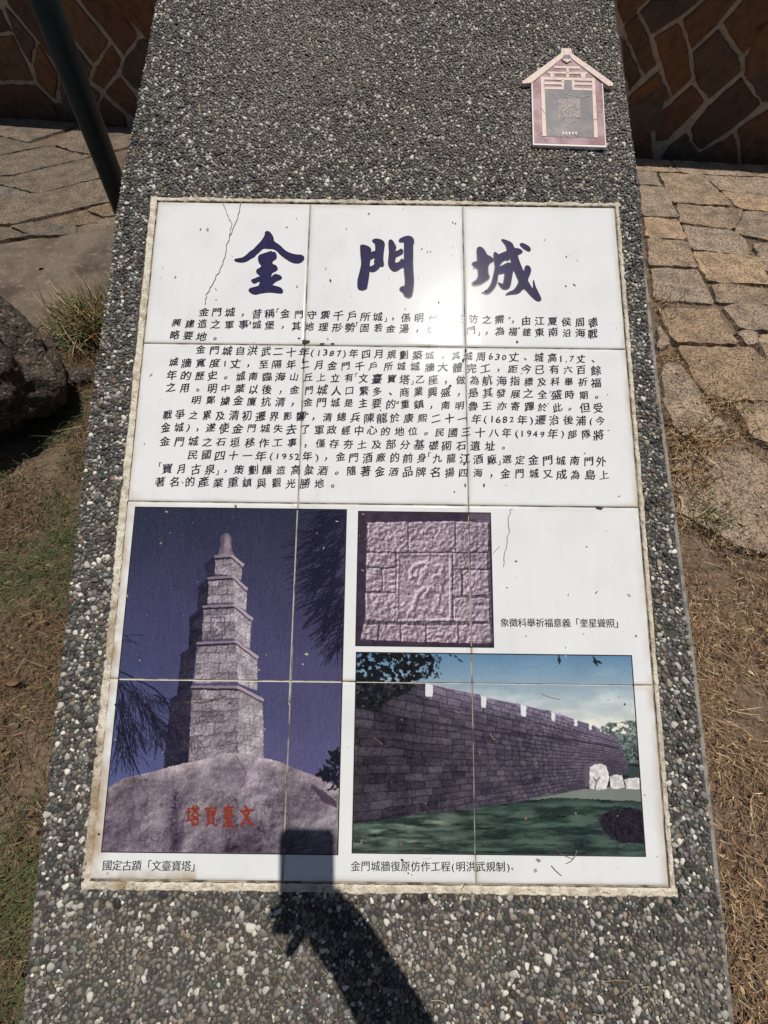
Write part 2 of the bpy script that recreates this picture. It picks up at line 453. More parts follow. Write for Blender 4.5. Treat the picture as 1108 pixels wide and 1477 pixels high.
def clip_half(P, ax, lim, keep_low):
    out = []
    for a, b in zip(P, P[1:] + P[:1]):
        ia = (a[ax] <= lim) == keep_low; ib = (b[ax] <= lim) == keep_low
        if ia: out.append(a)
        if ia != ib:
            t = (lim - a[ax]) / (b[ax] - a[ax]); out.append((a[0] + (b[0] - a[0]) * t, a[1] + (b[1] - a[1]) * t))
    return out
def poly_area(P): return abs(sum(a[0] * b[1] - b[0] * a[1] for a, b in zip(P, P[1:] + P[:1]))) / 2
# the same slanted coursing elsewhere on the wall, kept out of the traced stretches
cover_r = [wall_at(*p) for p in ((893, 8), (1100, 8), (1100, 236), (925, 228))]
cover_l = [wall_at(*p) for p in ((4, 8), (216, 8), (186, 176), (4, 172))]
def shear(a, b, side): 
    return (a * 0.80 - b * 0.42, a * 0.52 + b * 0.85) if side > 0 else (-a * 0.80 + b * 0.42, a * 0.52 + b * 0.85)
for side in (1, -1):
    for ia in range(-24, 30):
        for ib in range(-24, 30):
            a0 = ia * 0.36 + (0.17 if ib % 2 else 0); b0 = ib * 0.24
            Q = [shear(a0 + x, b0 + y, side) for x, y in ((0.012, 0.012), (0.34, 0.012), (0.34, 0.222), (0.012, 0.222))]
            Q = [(q[0] + 2.55, q[1] + 0.3) for q in Q]
            cx = sum(q[0] for q in Q) / 4; cz = sum(q[1] for q in Q) / 4
            if cx < -2.8 or cx > 8.8: continue
            Q4 = Q
            Q = clip_half(clip_half(Q, 1, WALL_H - 0.012, True), 1, WALL_B + 0.01, False) if min(q[1] for q in Q) < WALL_H and max(q[1] for q in Q) > WALL_B else []
            Q = clip_half(Q, 0, 2.55 + 0.008 * side, side < 0) if Q else []
            if len(Q) < 3 or poly_area(Q) < 0.006: continue
            cx = sum(q[0] for q in Q) / len(Q); cz = sum(q[1] for q in Q) / len(Q)
            nq_ = len(Q); pts = Q + [((Q[i][0] + Q[(i + 1) % nq_][0]) / 2, (Q[i][1] + Q[(i + 1) % nq_][1]) / 2) for i in range(nq_)] + [(cx, cz)]
            if sum(inside(np.array([p[0]]), np.array([p[1]]), C)[0] for p in pts for C in cover) > 2: continue
            if inside(np.array([cx]), np.array([cz]), cover_l)[0] or inside(np.array([cx]), np.array([cz]), cover_r)[0]: continue
            stone(mw, Q, w3, -0.02, 0.012 + 0.012 * r.random(), 900 + ia * 60 + ib, WCOL[(ia + 3 * ib) % 5], step=0.08, jit=0.005, cut=0.02)
mw.done('slanted_stones', M_WSTONE, wall)

# ================================================================== THE SLAB MONUMENT
MBASE = np.array([0.0, 0.15, 0.0])
mon = empty('stone_monument', MBASE, 'sloping slab faced with dark pebbles, bearing a white tile panel of Chinese text', 'monument')
LEDGE = [(-0.120,-2.0), (-0.163,-1.62), (-0.224,-0.64), (-0.262,-0.18), (-0.272,0.05), (-0.268,0.55), (-0.289,1.25), (-0.287,2.07), (-0.281,3.28), (-0.275,4.63), (-0.272,4.95)]
REDGE = [(3.10,-2.0), (3.118,-1.67), (3.153,-0.86), (3.186,-0.15), (3.20,0.5), (3.222,1.34), (3.254,2.02), (3.29,2.88), (3.308,3.65), (3.318,4.6), (3.32,4.95)]
OUT = LEDGE + REDGE[::-1]
EDGE_BOT = -0.003
mb = MB()
n = len(OUT); OU = np.array(OUT); cc = OU.mean(0)
ring0 = face(OU[:, 0], OU[:, 1], -0.012)
din = OU.copy(); din[:, 0] += np.where(OU[:, 0] < 1, 0.016, -0.022); din[0, 1] += .02; din[-1, 1] += .02; din[len(LEDGE) - 1, 1] -= .02; din[len(LEDGE), 1] -= .02
ring1 = face(din[:, 0], din[:, 1], EDGE_BOT)
foot = ring0.copy(); foot[:, 2] = -0.08
mid = ring0 - FN * 0.09
V = np.vstack([ring1, ring0, foot]); F = [list(range(n))[::-1]]
for k in range(2):
    for i in range(n):
        j = (i + 1) % n; F.append([k * n + i, k * n + j, (k + 1) * n + j, (k + 1) * n + i])
mb.add(V, F)
mb.done('body', M_CONC, mon, col=False)

# panel outline incl. cream frame
FR = [(-0.062, -0.032), (3.028, -0.036), (3.052, 4.022), (-0.018, 4.036)]
def in_frame(u, v, g=0.0):
    lu = -0.064 + 0.046 * v / 4; ru = 3.03 + 0.022 * v / 4
    return (u > lu - g) & (u < ru + g) & (v > -0.034 - g) & (v < 4.03 + g)

# ---- pebbles: dart throwing, large ones first, then smaller ones into the gaps
def edge_l(v): return np.interp(v, [p[1] for p in LEDGE], [p[0] for p in LEDGE])
def edge_r(v): return np.interp(v, [p[1] for p in REDGE], [p[0] for p in REDGE])
def throw():
    U0, U1, V0, V1 = -0.3, 3.34, -1.75, 4.94
    cell = 0.0095 / TS
    grid = {}
    acc = []
    rr = np.random.default_rng(5)
    for (rad, tries) in ((0.0048, 1500), (0.0037, 20000), (0.0028, 110000), (0.0021, 330000), (0.0015, 300000)):
        us = rr.uniform(U0, U1, tries); vs = rr.uniform(V0, V1, tries)
        rs = rad * rr.uniform(0.85, 1.15, tries)
        rs = rs * np.interp(vs, [-1.6, 0, 4.5], [0.66, 0.80, 0.95])
        g = rs / TS
        wob = 0.012 * (vnoise(us * 9, vs * 9, 4) - 0.5)
        ok = (us > edge_l(vs) + g + 0.006) & (us < edge_r(vs) - g * 0.8 - 0.014 - 0.030 * np.clip(vs + 0.2, 0, 1) * (0.55 + 0.9 * vnoise(vs * 5, us * 0, 14))) & ~in_frame(us + wob, vs + wob, g * 0.25) & ((fbm(us * 3, vs * 3, 61) * 0.6 + 0.4 * vnoise(us * 30, vs * 30, 62)) < 0.78)
        for u, v, q in zip(us[ok], vs[ok], g[ok]):
            cx = int(u / cell); cy = int(v / cell); hit = False
            for a in (-1, 0, 1):
                for b in (-1, 0, 1):
                    for (x, y, s) in grid.get((cx + a, cy + b), ()):
                        dd = (x - u) ** 2 + (y - v) ** 2; m_ = (s + q) * 0.96
                        if dd < m_ * m_: hit = True; break
                    if hit: break
                if hit: break
            if not hit:
                grid.setdefault((cx, cy), []).append((u, v, q)); acc.append((u, v, q))
    return np.array(acc)
peb = throw()
bm = bmesh.new(); bmesh.ops.create_icosphere(bm, subdivisions=1 + 1, radius=1.0)
IV = np.array([v.co[:] for v in bm.verts]); IF = np.array([[v.index for v in f.verts] for f in bm.faces])
bm.free()
keepv = np.where(IV[:, 2] > -0.12)[0]; remap = -np.ones(len(IV), int); remap[keepv] = np.arange(len(keepv))
IF = remap[IF[np.all(np.isin(IF, keepv), axis=1)]]; IV = IV[keepv]
def pebble_mesh(peb):
    n = len(peb); rr = np.random.default_rng(6)
    rad = peb[:, 2] * TS
    ea = rad * rr.uniform(1.02, 1.38, n); eb = rad * rr.uniform(0.78, 1.05, n); ec = rad * rr.uniform(0.5, 0.85, n)
    th = rr.uniform(0, 2 * np.pi, n)
    # squarish, irregular stones
    k = rr.uniform(0.55, 0.95, (n, 1, 1))
    B = np.sign(IV)[None] * np.abs(IV)[None] ** k
    ph = rr.uniform(0, 6.28, (n, 3))
    az = np.arctan2(IV[:, 1], IV[:, 0])[None]
    lump = 1 + 0.09 * np.sin(2 * az + ph[:, :1]) + 0.14 * np.sin(3 * az + ph[:, 1:2])
    x = B[..., 0] * lump * ea[:, None]; y = B[..., 1] * lump * eb[:, None]; z = B[..., 2] * ec[:, None]
    tx = rr.normal(0, 0.16, (n, 1)); ty = rr.normal(0, 0.16, (n, 1))
    z = z + x * tx + y * ty
    c = np.cos(th)[:, None]; s = np.sin(th)[:, None]
    X = x * c - y * s; Y = x * s + y * c
    top = rr.uniform(0.0008, 0.0034, n) * np.clip(rad / 0.0045, 0.5, 1.15)
    Z = z + (top - ec)[:, None]
    P = face(peb[:, 0:1] + X / TS, peb[:, 1:2] + Y / TS, Z)
    # real stone colours
    q = rr.random(n)
    base = np.empty((n, 3))
    g = np.exp(rr.uniform(np.log(0.036), np.log(0.24), n))
    base[:] = g[:, None] * np.array([1.03, 0.985, 0.89])
    base += rr.normal(0, 0.006, (n, 3))
    brown = q < 0.20; base[brown] = (rr.uniform(0.08, 0.22, brown.sum())[:, None]) * 1.3 * np.array([1.12, 0.95, 0.74])
    lt = (q > 0.81) & (q <= 0.88); base[lt] = rr.uniform(0.22, 0.44, lt.sum())[:, None] * np.array([1.0, 0.97, 0.90])
    wh = q > 0.875; base[wh] = rr.uniform(0.42, 0.80, wh.sum())[:, None] * np.array([1.0, 0.95, 0.83])
    rd = (q > 0.16) & (q < 0.175); base[rd] = rr.uniform(0.1, 0.2, rd.sum())[:, None] * np.array([1.3, 0.85, 0.6])
    # cement film and dust left on the less trodden middle and on the bottom strip
    u, v = peb[:, 0], peb[:, 1]
    film = np.clip((fbm(u * 1.6, v * 1.6, 31) * 0.8 + 0.2 * fbm(u * 9, v * 9, 35) - 0.30) * 2.6, 0, 1) * np.clip((-0.10 - v) * 1.6, 0, 1) * np.clip((u - 0.05) * 1.6, 0, 1) * 0.85
    film2 = np.clip((fbm(u * 2.2, v * 2.2, 41) - 0.30) * 2.4, 0, 1) * np.clip((v - 4.05) * 5, 0, 1) * 0.48
    f = np.clip(film + film2, 0, 0.8)[:, None] * rr.uniform(0.35, 1.0, (n, 1))
    base = base * (1 - f) + f * np.array([0.26, 0.222, 0.175])
    base = np.clip(base, 0.015, 0.8)
    m = len(IV)
    col = np.repeat(base, m, axis=0)
    Fc = (IF[None] + (np.arange(n) * m)[:, None, None]).reshape(-1, 3)
    return P.reshape(-1, 3), Fc, col
V, F, C = pebble_mesh(peb)
# cement bed under the pebbles
gu, gv = 90, 160
vv = np.linspace(-1.98, 4.93, gv)
Ub = np.array([np.linspace(edge_l(v) + 0.012, edge_r(v) - 0.014 - 0.036 * min(1, max(0, v + 0.2)), gu) for v in vv]); Vb = np.repeat(vv[:, None], gu, 1)
Zb = 0.0002 + 0.0012 * (fbm(Ub * 40, Vb * 40, 8) - 0.5)
Zb = np.where(in_frame(Ub, Vb, -0.03), -0.004, Zb)
i = np.arange(gu - 1)[None] + gu * np.arange(gv - 1)[:, None]
bed = build('cement_bed', face(Ub, Vb, Zb - 0.0008).reshape(-1, 3), np.stack([i, i + 1, i + 1 + gu, i + gu], -1).reshape(-1, 4), M_CEM, mon, smooth=True)
pf = build('pebble_facing', V, F, M_PEB, mon, C, smooth=True)
pf['kind'] = 'stuff'

# ---- cream mortar frame around the tiles
def frame_strip(pa, pb, w_in, w_out, seed, bottom=False):
    """pa->pb inner edge (u,v); strip grows outward"""
    nn = 420; kk = 9
    pa = np.array(pa, float); pb = np.array(pb, float)
    t = np.linspace(0, 1, nn)[:, None]
    base = pa + (pb - pa) * t
    d = (pb - pa) / np.linalg.norm(pb - pa); out = np.array([d[1], -d[0]])
    L = np.linalg.norm(pb - pa)
    wv = w_out * (0.92 + 0.26 * (fbm(t[:, 0] * L * 6, np.full(nn, seed * 1.7), seed) - 0.45)) + 0.006 * (vnoise(t[:, 0] * L * 38, np.zeros(nn), seed + 3) - 0.5)
    s = np.linspace(0, 1, kk)
    Q = base[:, None] + out * (w_in + (wv[:, None] - w_in) * s)[..., None]
    ck = np.clip(1 - np.abs(fbm(Q[..., 0] * 7, Q[..., 1] * 7, seed + 2, 4) - 0.5) / 0.010, 0, 1)
    z = 0.0012 + 0.0030 * (fbm(Q[..., 0] * 34, Q[..., 1] * 34, seed + 9) - 0.5) - 0.0022 * ck - 0.0028 * (s > 0.97) + np.where(s < 0.05, -0.0015, 0)
    P = face(Q[..., 0], Q[..., 1], z)
    u, v = Q[..., 0], Q[..., 1]
    st = np.clip((fbm(u * 5, v * 5, 77) - 0.40) * 3.5, 0, 1) * np.where(u < 0.2, np.clip((v - 1.6) * 0.8, 0.1, 1), 0.25)
    c = np.array([0.68, 0.62, 0.50])[None, None] * (1 - st[..., None]) + st[..., None] * np.array([0.33, 0.245, 0.15])
    sp = np.clip((fbm(u * 28, v * 28, seed + 30, 3) - 0.50) * 4, 0, 1)[..., None] * 0.55
    c = c * (1 - sp) + sp * np.array([0.30, 0.235, 0.16])
    c = c * (1 - 0.75 * ck[..., None])
    i = np.arange(kk - 1)[None] + kk * np.arange(nn - 1)[:, None]
    F = np.stack([i, i + kk, i + kk + 1, i + 1], -1).reshape(-1, 4)
    return P.reshape(-1, 3), F, c.reshape(-1, 3)
Vs, Fs, Cs, off = [], [], [], 0
IN = [(0.0, 0.0), (3.0, 0.0), (3.018, 3.985), (0.012, 3.985)]
for k, (a, b, w) in enumerate(((IN[0], IN[1], 0.033), (IN[1], IN[2], 0.031), (IN[2], IN[3], 0.048), (IN[3], IN[0], 0.050))):
    a_ = np.array(a); b_ = np.array(b); d_ = (b_ - a_) / np.linalg.norm(b_ - a_)
    P, F, C = frame_strip(a_ - d_ * 0.036, b_ + d_ * 0.036, 0.004, w, 20 + k)
    P = P + FN * 0.00012 * k
    Vs.append(P); Fs.append(F + off); Cs.append(C); off += len(P)
build('mortar_frame', np.vstack(Vs), np.vstack(Fs), M_CREAM, mon, np.vstack(Cs), smooth=True)

# ---- grout bed and twelve tiles
GAP = 0.0036
gq = face(np.array([-0.004, 3.014, 3.026, 0.006]), np.array([-0.004, -0.004, 3.99, 3.99]), -0.0012)
build('grout', gq, [[0, 3, 2, 1]], M_GROUT, mon)
def tile_uv(s, t, i, j):
    """tile-local 0..1 -> panel u, v (the panel is a hair wider at the bottom)"""
    v = j + t; u = i + s
    return u * (1 + 0.0015 * v), v * 0.9955
r = random.Random(4)
for j in range(4):
    for i in range(3):
        g = 60
        s = np.concatenate([[GAP, GAP + 0.0035], np.linspace(0.02, 0.98, g - 4), [1 - GAP - 0.0035, 1 - GAP]])
        S, T = np.meshgrid(s, s)
        u, v = tile_uv(S, T, i, j)
        bev = (np.minimum(np.minimum(S - GAP, 1 - GAP - S), np.minimum(T - GAP, 1 - GAP - T)) < 1e-6)
        z = np.where(bev, -0.0007, 0.0) + r.uniform(-0.0001, 0.0001)
        dl = np.clip(1 - u / 0.10, 0, 1); db = np.clip(1 - (3.98 - v) / 0.07, 0, 1); dr = np.clip(1 - (3.01 - u) / 0.05, 0, 1); dt = np.clip(1 - v / 0.05, 0, 1)
        nz = fbm(u * 6, v * 6, 51); nz2 = fbm(u * 22, v * 22, 53)
        je = np.minimum(np.minimum(S, 1 - S), np.minimum(T, 1 - T))
        gr = np.clip(1 - je / 0.035, 0, 1) * np.clip((fbm(u * 4 + i * 7, v * 4 + j * 3, 57) - 0.38) * 2.6, 0, 1) * 0.40 + np.clip((fbm(u * 26, v * 3.5, 59) - 0.60) * 3, 0, 1) * 0.10
        st = gr + np.clip(dl * (np.clip(v - 1.7, 0, 1) * 0.9 + 0.12) + db * 0.9 * (u < 0.55) + dr * 0.45 + dt * 0.22, 0, 1) * np.clip((nz * 0.6 + nz2 * 0.4 - 0.33) * 3.2, 0, 1)
        st = np.clip(st, 0, 1)
        c = np.array([0.735, 0.74, 0.735])[None, None] * (1 - st[..., None]) + st[..., None] * np.array([0.38, 0.26, 0.13])
        P = face(u, v, z).reshape(-1, 3)
        ii = np.arange(g - 1)[None] + g * np.arange(g - 1)[:, None]
        F = np.stack([ii, ii + g, ii + 1 + g, ii + 1], -1).reshape(-1, 4)
        # skirt
        ring = list(range(g)) + [g * k + g - 1 for k in range(1, g)] + [g * (g - 1) + k for k in range(g - 2, -1, -1)] + [g * k for k in range(g - 2, 0, -1)]
        low = P[ring] - FN * 0.004
        nP = len(P); m_ = len(ring)
        sk = np.array([[ring[k], ring[(k + 1) % m_], nP + (k + 1) % m_, nP + k] for k in range(m_)])
        build('tile', np.vstack([P, low]), np.vstack([F, sk]), M_TILE, mon, np.vstack([c.reshape(-1, 3), np.full((m_, 3), 0.6)]))

# ---- lettering
LINES = [
 ('金門城，昔稱「金門守禦千戶所城」，係明代為海防之需，由江夏侯周德', (294, 450), (855.5, 465)),
 ('興建造之軍事城堡，其地理形勢「固若金湯，雄鎮海門」，為福建東南沿海戰', (254.6, 466), (855.5, 481)),
 ('略要地。', (252, 483), (311.6, 486)),
 ('金門城自洪武二十年(1387)年四月規劃築城，其城周630丈、城高1.7丈、', (290.7, 504.7), (857, 518)),
 ('城牆寬度1丈，至隔年二月金門千戶所城城牆大體完工，距今已有六百餘', (250, 522.8), (859, 534)),
 ('年的歷史。城南臨海山丘上立有「文臺寶塔」乙座，做為航海指標及科舉祈福', (249, 541), (860, 552)),
 ('之用。明中葉以後，金門城人口繁多、商業興盛，是其發展之全盛時期。', (246.6, 559), (862, 570)),
 ('明鄭據金廈抗清，金門城是主要的重鎮，南明魯王亦寄蹕於此。但受', (284.5, 577), (863, 589)),
 ('戰爭之累及清初遷界影響，清總兵陳龍於康熙二十一年(1682年)遷治後浦(今', (241, 598), (866, 607)),
 ('金城)，遂使金門城失去了軍政經中心的地位。民國三十八年(1949年)部隊將', (238.7, 616), (864, 627)),
 ('金門城之石垣移作工事，僅存夯土及部分基礎砌石遺址。', (238, 636), (726.6, 644)),
 ('民國四十一年(1952年)，金門酒廠的前身「九龍江酒廠」選定金門城南門外', (279, 656), (868, 665)),
 ('「寶月古泉」，策劃釀造高粱酒。隨著金酒品牌名揚四海，金門城又成為島上', (231, 675.5), (870.6, 685)),
 ('著名的產業重鎮與觀光勝地。', (232, 694.6), (482, 698))]
CAPS = [('國定古蹟「文臺寶塔」', (155, 1248), (283, 1249)), ('金門城牆復原仿作工程(明洪武規制)', (513, 1249), (733, 1250)), ('象徵科舉祈福意義「奎星聳照」', (728, 898), (893, 899))]
chars = sorted(set(''.join(l[0] for l in LINES + CAPS)))
GL = {}
tmp = []
for ch in chars:
    cu = bpy.data.curves.new('glyph', 'FONT'); cu.body = ch; cu.resolution_u = 2
    ob = bpy.data.objects.new('glyph', cu); COL.objects.link(ob); tmp.append((ch, ob, cu))
bpy.context.view_layer.update()
dg = bpy.context.evaluated_depsgraph_get()
for ch, ob, cu in tmp:
    me = bpy.data.meshes.new_from_object(ob.evaluated_get(dg))
    GL[ch] = (np.array([v.co[:2] for v in me.vertices]).reshape(-1, 2), [list(p.vertices) for p in me.polygons])
    bpy.data.meshes.remove(me)
for ch, ob, cu in tmp:
    bpy.data.objects.remove(ob); bpy.data.curves.remove(cu)

def adv(ch, printed):
    if ch in '「」': return 1.0 if printed else 0.12
    if ch in '()': return 0.5 if printed else 0.42
    if ch in '0123456789': return 0.5
    if ch == '.': return 0.3
    return 1.0

def letter_line(name, text, p0, p1, size, n, mat_, parent, printed=False, seed=0):
    a = np.array(face_uv(*p0)); b = np.array(face_uv(*p1))
    r = random.Random(seed)
    w = [adv(c, printed) for c in text]
    cen = []; x = 0
    for wi in w:
        cen.append(x + wi / 2); x += wi
    cen = np.array(cen); cen = (cen - cen[0]) / (cen[-1] - cen[0])
    step = np.linalg.norm(b - a) / (sum(w) - 1)
    d = (b - a) / np.linalg.norm(b - a); nrm = np.array([-d[1], d[0]])       # nrm points down the face
    mbx = MB()
    for k, ch in enumerate(text):
        G, Fg = GL[ch]
        if len(G) == 0: continue
        P = G - np.array([0.5, 0.37])
        if ch in '，。、': P = G - np.array([0.27, 0.30])
        if ch in '0123456789.()': P = G - np.array([G[:, 0].mean() if ch != '.' else 0.1, 0.37])
        sz = size * (1 if printed else r.uniform(0.9, 1.06))
        if ch in '0123456789()' : P = P * np.array([1.0, 0.88]) + (np.array([0, 0]))
        if not printed:
            # brush-hand slant: strokes rise to the right, verticals lean, a little wobble
            ph = r.uniform(0, 6.28)
            P = np.stack([P[:, 0] * r.uniform(0.88, 1.0) + 0.06 * P[:, 1] + 0.018 * np.sin(7 * P[:, 1] + ph), P[:, 1] * r.uniform(0.9, 1.0) + 0.13 * P[:, 0] + 0.02 * np.sin(6 * P[:, 0] + ph)], 1)
            ra = r.gauss(0, 0.05); P = np.stack([P[:, 0] * math.cos(ra) - P[:, 1] * math.sin(ra), P[:, 0] * math.sin(ra) + P[:, 1] * math.cos(ra)], 1)
            P += np.array([r.uniform(-.06, .06), r.uniform(-.05, .05)])
        else:
            P = np.stack([P[:, 0], P[:, 1] + 0.06 * P[:, 0]], 1)
        cpos = a + (b - a) * cen[k]
        if ch in '「」' and not printed:
            P = (G - (G.min(0) + G.max(0)) / 2) * 0.62
            cpos = cpos + nrm * size * (-0.34 if ch == '「' else 0.30)
        Q = cpos + P[:, :1] * sz * d - P[:, 1:2] * sz * nrm
        # brush weight: the same glyph laid again a hair to the side
        e = size * (0.008 if printed else 0.013)
        for q, (ex, ey) in enumerate(((-1, 0.4), (1, -0.4)) if printed else ((-1.2, 0.1), (0, 0), (1.2, -0.1))):
            mbx.add(face(Q[:, 0] + ex * e, Q[:, 1] + ey * e, n + 0.00004 * q), Fg)
    return mbx.done(name, mat_, parent, col=False)

for k, (t, p0, p1) in enumerate(LINES):
    o = letter_line('text_line', t, p0, p1, 0.067, 0.0004, M_INK, mon, seed=k)
for k, (t, p0, p1) in enumerate(CAPS):
    letter_line('caption', t, p0, p1, (0.053, 0.0515, 0.052)[k], 0.0004, M_CAPINK, mon, True, seed=50 + k)

# ---- the three brush characters of the title, outlines in 1/9.233 of a photograph pixel
T1 = [[(68,508),(120,492),(180,485),(230,455),(285,400),(330,375),(375,325),(430,270),(468,215),(488,175),(487,140),(515,126),(550,142),(580,185),(595,215),(598,262),(640,290),(690,325),(735,375),(790,410),(850,432),(920,445),(968,443),(1005,470),(1000,505),(960,542),(915,553),(850,542),(800,515),(740,475),(690,435),(650,390),(600,358),(540,356),(465,350),(430,375),(410,400),(360,440),(345,465),(300,485),(250,520),(190,540),(110,532)],
      [(400,452),(450,432),(520,410),(570,392),(575,410),(610,405),(632,430),(640,480),(610,508),(582,520),(578,570),(625,580),(655,625),(630,655),(570,680),(562,755),(580,740),(590,715),(625,698),(680,715),(712,745),(690,768),(640,785),(600,815),(572,850),(640,862),(700,885),(725,925),(710,952),(660,948),(560,935),(470,942),(400,955),(360,968),(310,955),(275,925),(268,905),(295,885),(370,868),(405,855),(415,830),(420,785),(385,800),(345,822),(318,805),(300,775),(345,762),(390,740),(422,732),(415,710),(380,685),(368,650),(395,628),(432,610),(440,580),(415,555),(395,510)]]
T2 = [[(185,310),(235,312),(290,330),(328,365),(318,415),(345,400),(385,395),(388,350),(384,290),(350,265),(343,250),(375,228),(440,235),(485,255),(508,295),(500,350),(490,420),(485,500),(490,545),(498,575),(480,598),(445,592),(425,625),(380,660),(340,668),(302,655),(298,720),(285,800),(275,855),(270,890),(235,905),(205,912),(165,900),(150,870),(148,780),(165,720),(190,620),(202,545),(190,440),(186,370)],
      [(562,260),(580,238),(610,250),(640,300),(662,345),(645,390),(640,405),(690,385),(730,360),(752,385),(750,420),(715,445),(650,472),(645,520),(640,552),(690,545),(715,525),(722,505),(745,495),(768,520),(768,400),(770,300),(765,268),(730,270),(705,270),(698,240),(740,212),(810,190),(860,198),(892,230),(898,285),(882,310),(885,420),(882,560),(888,680),(897,780),(890,900),(875,985),(850,1012),(815,1015),(770,990),(755,945),(715,920),(705,890),(740,862),(778,860),(780,760),(770,680),(765,600),(720,620),(670,655),(635,662),(595,640),(570,600),(555,560),(562,470),(570,400),(563,330)]]
T3 = [[(163,290),(172,255),(205,240),(245,260),(280,310),(298,352),(345,370),(390,410),(385,435),(345,455),(318,490),(312,540),(318,610),(335,640),(325,670),(285,700),(230,740),(170,758),(120,765),(95,740),(100,715),(150,690),(178,645),(182,590),(175,540),(140,520),(110,490),(95,465),(130,440),(170,440),(168,370)],
      [(490,150),(505,142),(560,158),(620,185),(645,215),(662,265),(720,265),(760,290),(776,310),(745,335),(705,350),(715,400),(745,480),(785,575),(800,560),(805,510),(830,488),(868,505),(886,555),(870,610),(835,685),(860,730),(910,815),(918,770),(916,680),(925,700),(940,770),(975,840),(1020,930),(1015,955),(985,968),(940,945),(880,890),(840,840),(795,795),(760,820),(735,850),(690,870),(640,872),(580,880),(540,885),(590,845),(650,825),(690,780),(728,705),(700,650),(660,550),(640,580),(625,680),(608,770),(580,805),(525,812),(490,790),(455,740),(442,712),(480,730),(515,740),(525,690),(540,590),(500,598),(445,608),(440,690),(415,770),(370,830),(330,865),(300,875),(255,865),(220,850),(275,835),(320,790),(360,720),(380,640),(400,560),(408,500),(395,440),(388,340),(400,310),(430,325),(445,350),(510,322),(570,300),(555,230),(520,185)],
      [(732,208),(765,192),(820,215),(865,245),(882,285),(860,305),(820,285),(780,260)]]
HOLES3 = [[(465,490),(500,445),(535,418),(590,425),(605,380),(628,468),(580,452),(530,480),(470,508)]]
HOLES2 = [[(312,500),(350,490),(378,460),(362,450),(380,498),(368,530),(380,565),(345,590),(302,608)]]
def fill_outline(polys, holes, x0, y0):
    """curve fill handles concave outlines and counters"""
    cu = bpy.data.curves.new('outline', 'CURVE'); cu.dimensions = '2D'; cu.fill_mode = 'BOTH'
    for P in polys + holes:
        sp = cu.splines.new('POLY'); sp.points.add(len(P) - 1); sp.use_cyclic_u = True
        for q, (x, y) in zip(sp.points, P): q.co = (x, -y, 0, 1)
    ob = bpy.data.objects.new('outline', cu); COL.objects.link(ob)
    bpy.context.view_layer.update()
    me = bpy.data.meshes.new_from_object(ob.evaluated_get(bpy.context.evaluated_depsgraph_get()))
    V2 = np.array([v.co[:2] for v in me.vertices]); F2 = [list(p.vertices) for p in me.polygons]
    bpy.data.objects.remove(ob); bpy.data.curves.remove(cu); bpy.data.meshes.remove(me)
    UV = np.array([face_uv(x0 + x / 9.233, y0 - y / 9.233) for x, y in V2])
    return UV, F2
def smooth_poly(P):
    P = np.array(P, float); Q = []
    for i in range(len(P)):
        a, b = P[i], P[(i + 1) % len(P)]
        Q += [a * 0.75 + b * 0.25, a * 0.25 + b * 0.75]
    return [tuple(q) for q in Q]
for polys, holes, x0, y0 in ((T1, [], 330, 320), (T2, HOLES2, 500, 320), (T3, HOLES3, 670, 330)):
    UV, F2 = fill_outline([smooth_poly(p) for p in polys], [smooth_poly(h) for h in holes], x0, y0)
    o = build('title_character', face(UV[:, 0], UV[:, 1], 0.0004), F2, M_TITLE, mon)
    # darker line where the ink pooled at the rim
    mbx = MB()
    for P in polys + holes:
        Q = np.array([face_uv(x0 + x / 9.233, y0 + y / 9.233) for x, y in smooth_poly(P)])
        nq = len(Q); t = np.roll(Q, -1, 0) - np.roll(Q, 1, 0); t /= np.linalg.norm(t, axis=1)[:, None] + 1e-9
        nn = np.stack([-t[:, 1], t[:, 0]], 1) * 0.0028
        Vv = np.vstack([face(Q[:, 0] + nn[:, 0], Q[:, 1] + nn[:, 1], 0.0006), face(Q[:, 0] - nn[:, 0], Q[:, 1] - nn[:, 1], 0.0006)])
        mbx.add(Vv, [[i, (i + 1) % nq, nq + (i + 1) % nq, nq + i] for i in range(nq)])
    mbx.done('ink_rim', M_EDGE, o, col=False)

# ---- the printed photographs: a fine coloured grid in the glaze
def wiggle(P, k, amp, seed):
    r = random.Random(seed); P = np.array(P, float); out = []
    for a, b in zip(P[:-1], P[1:]):
        for i in range(k): out.append(a + (b - a) * i / k + np.array([r.uniform(-amp, amp), r.uniform(-amp, amp)]))
    return out + [P[-1]]

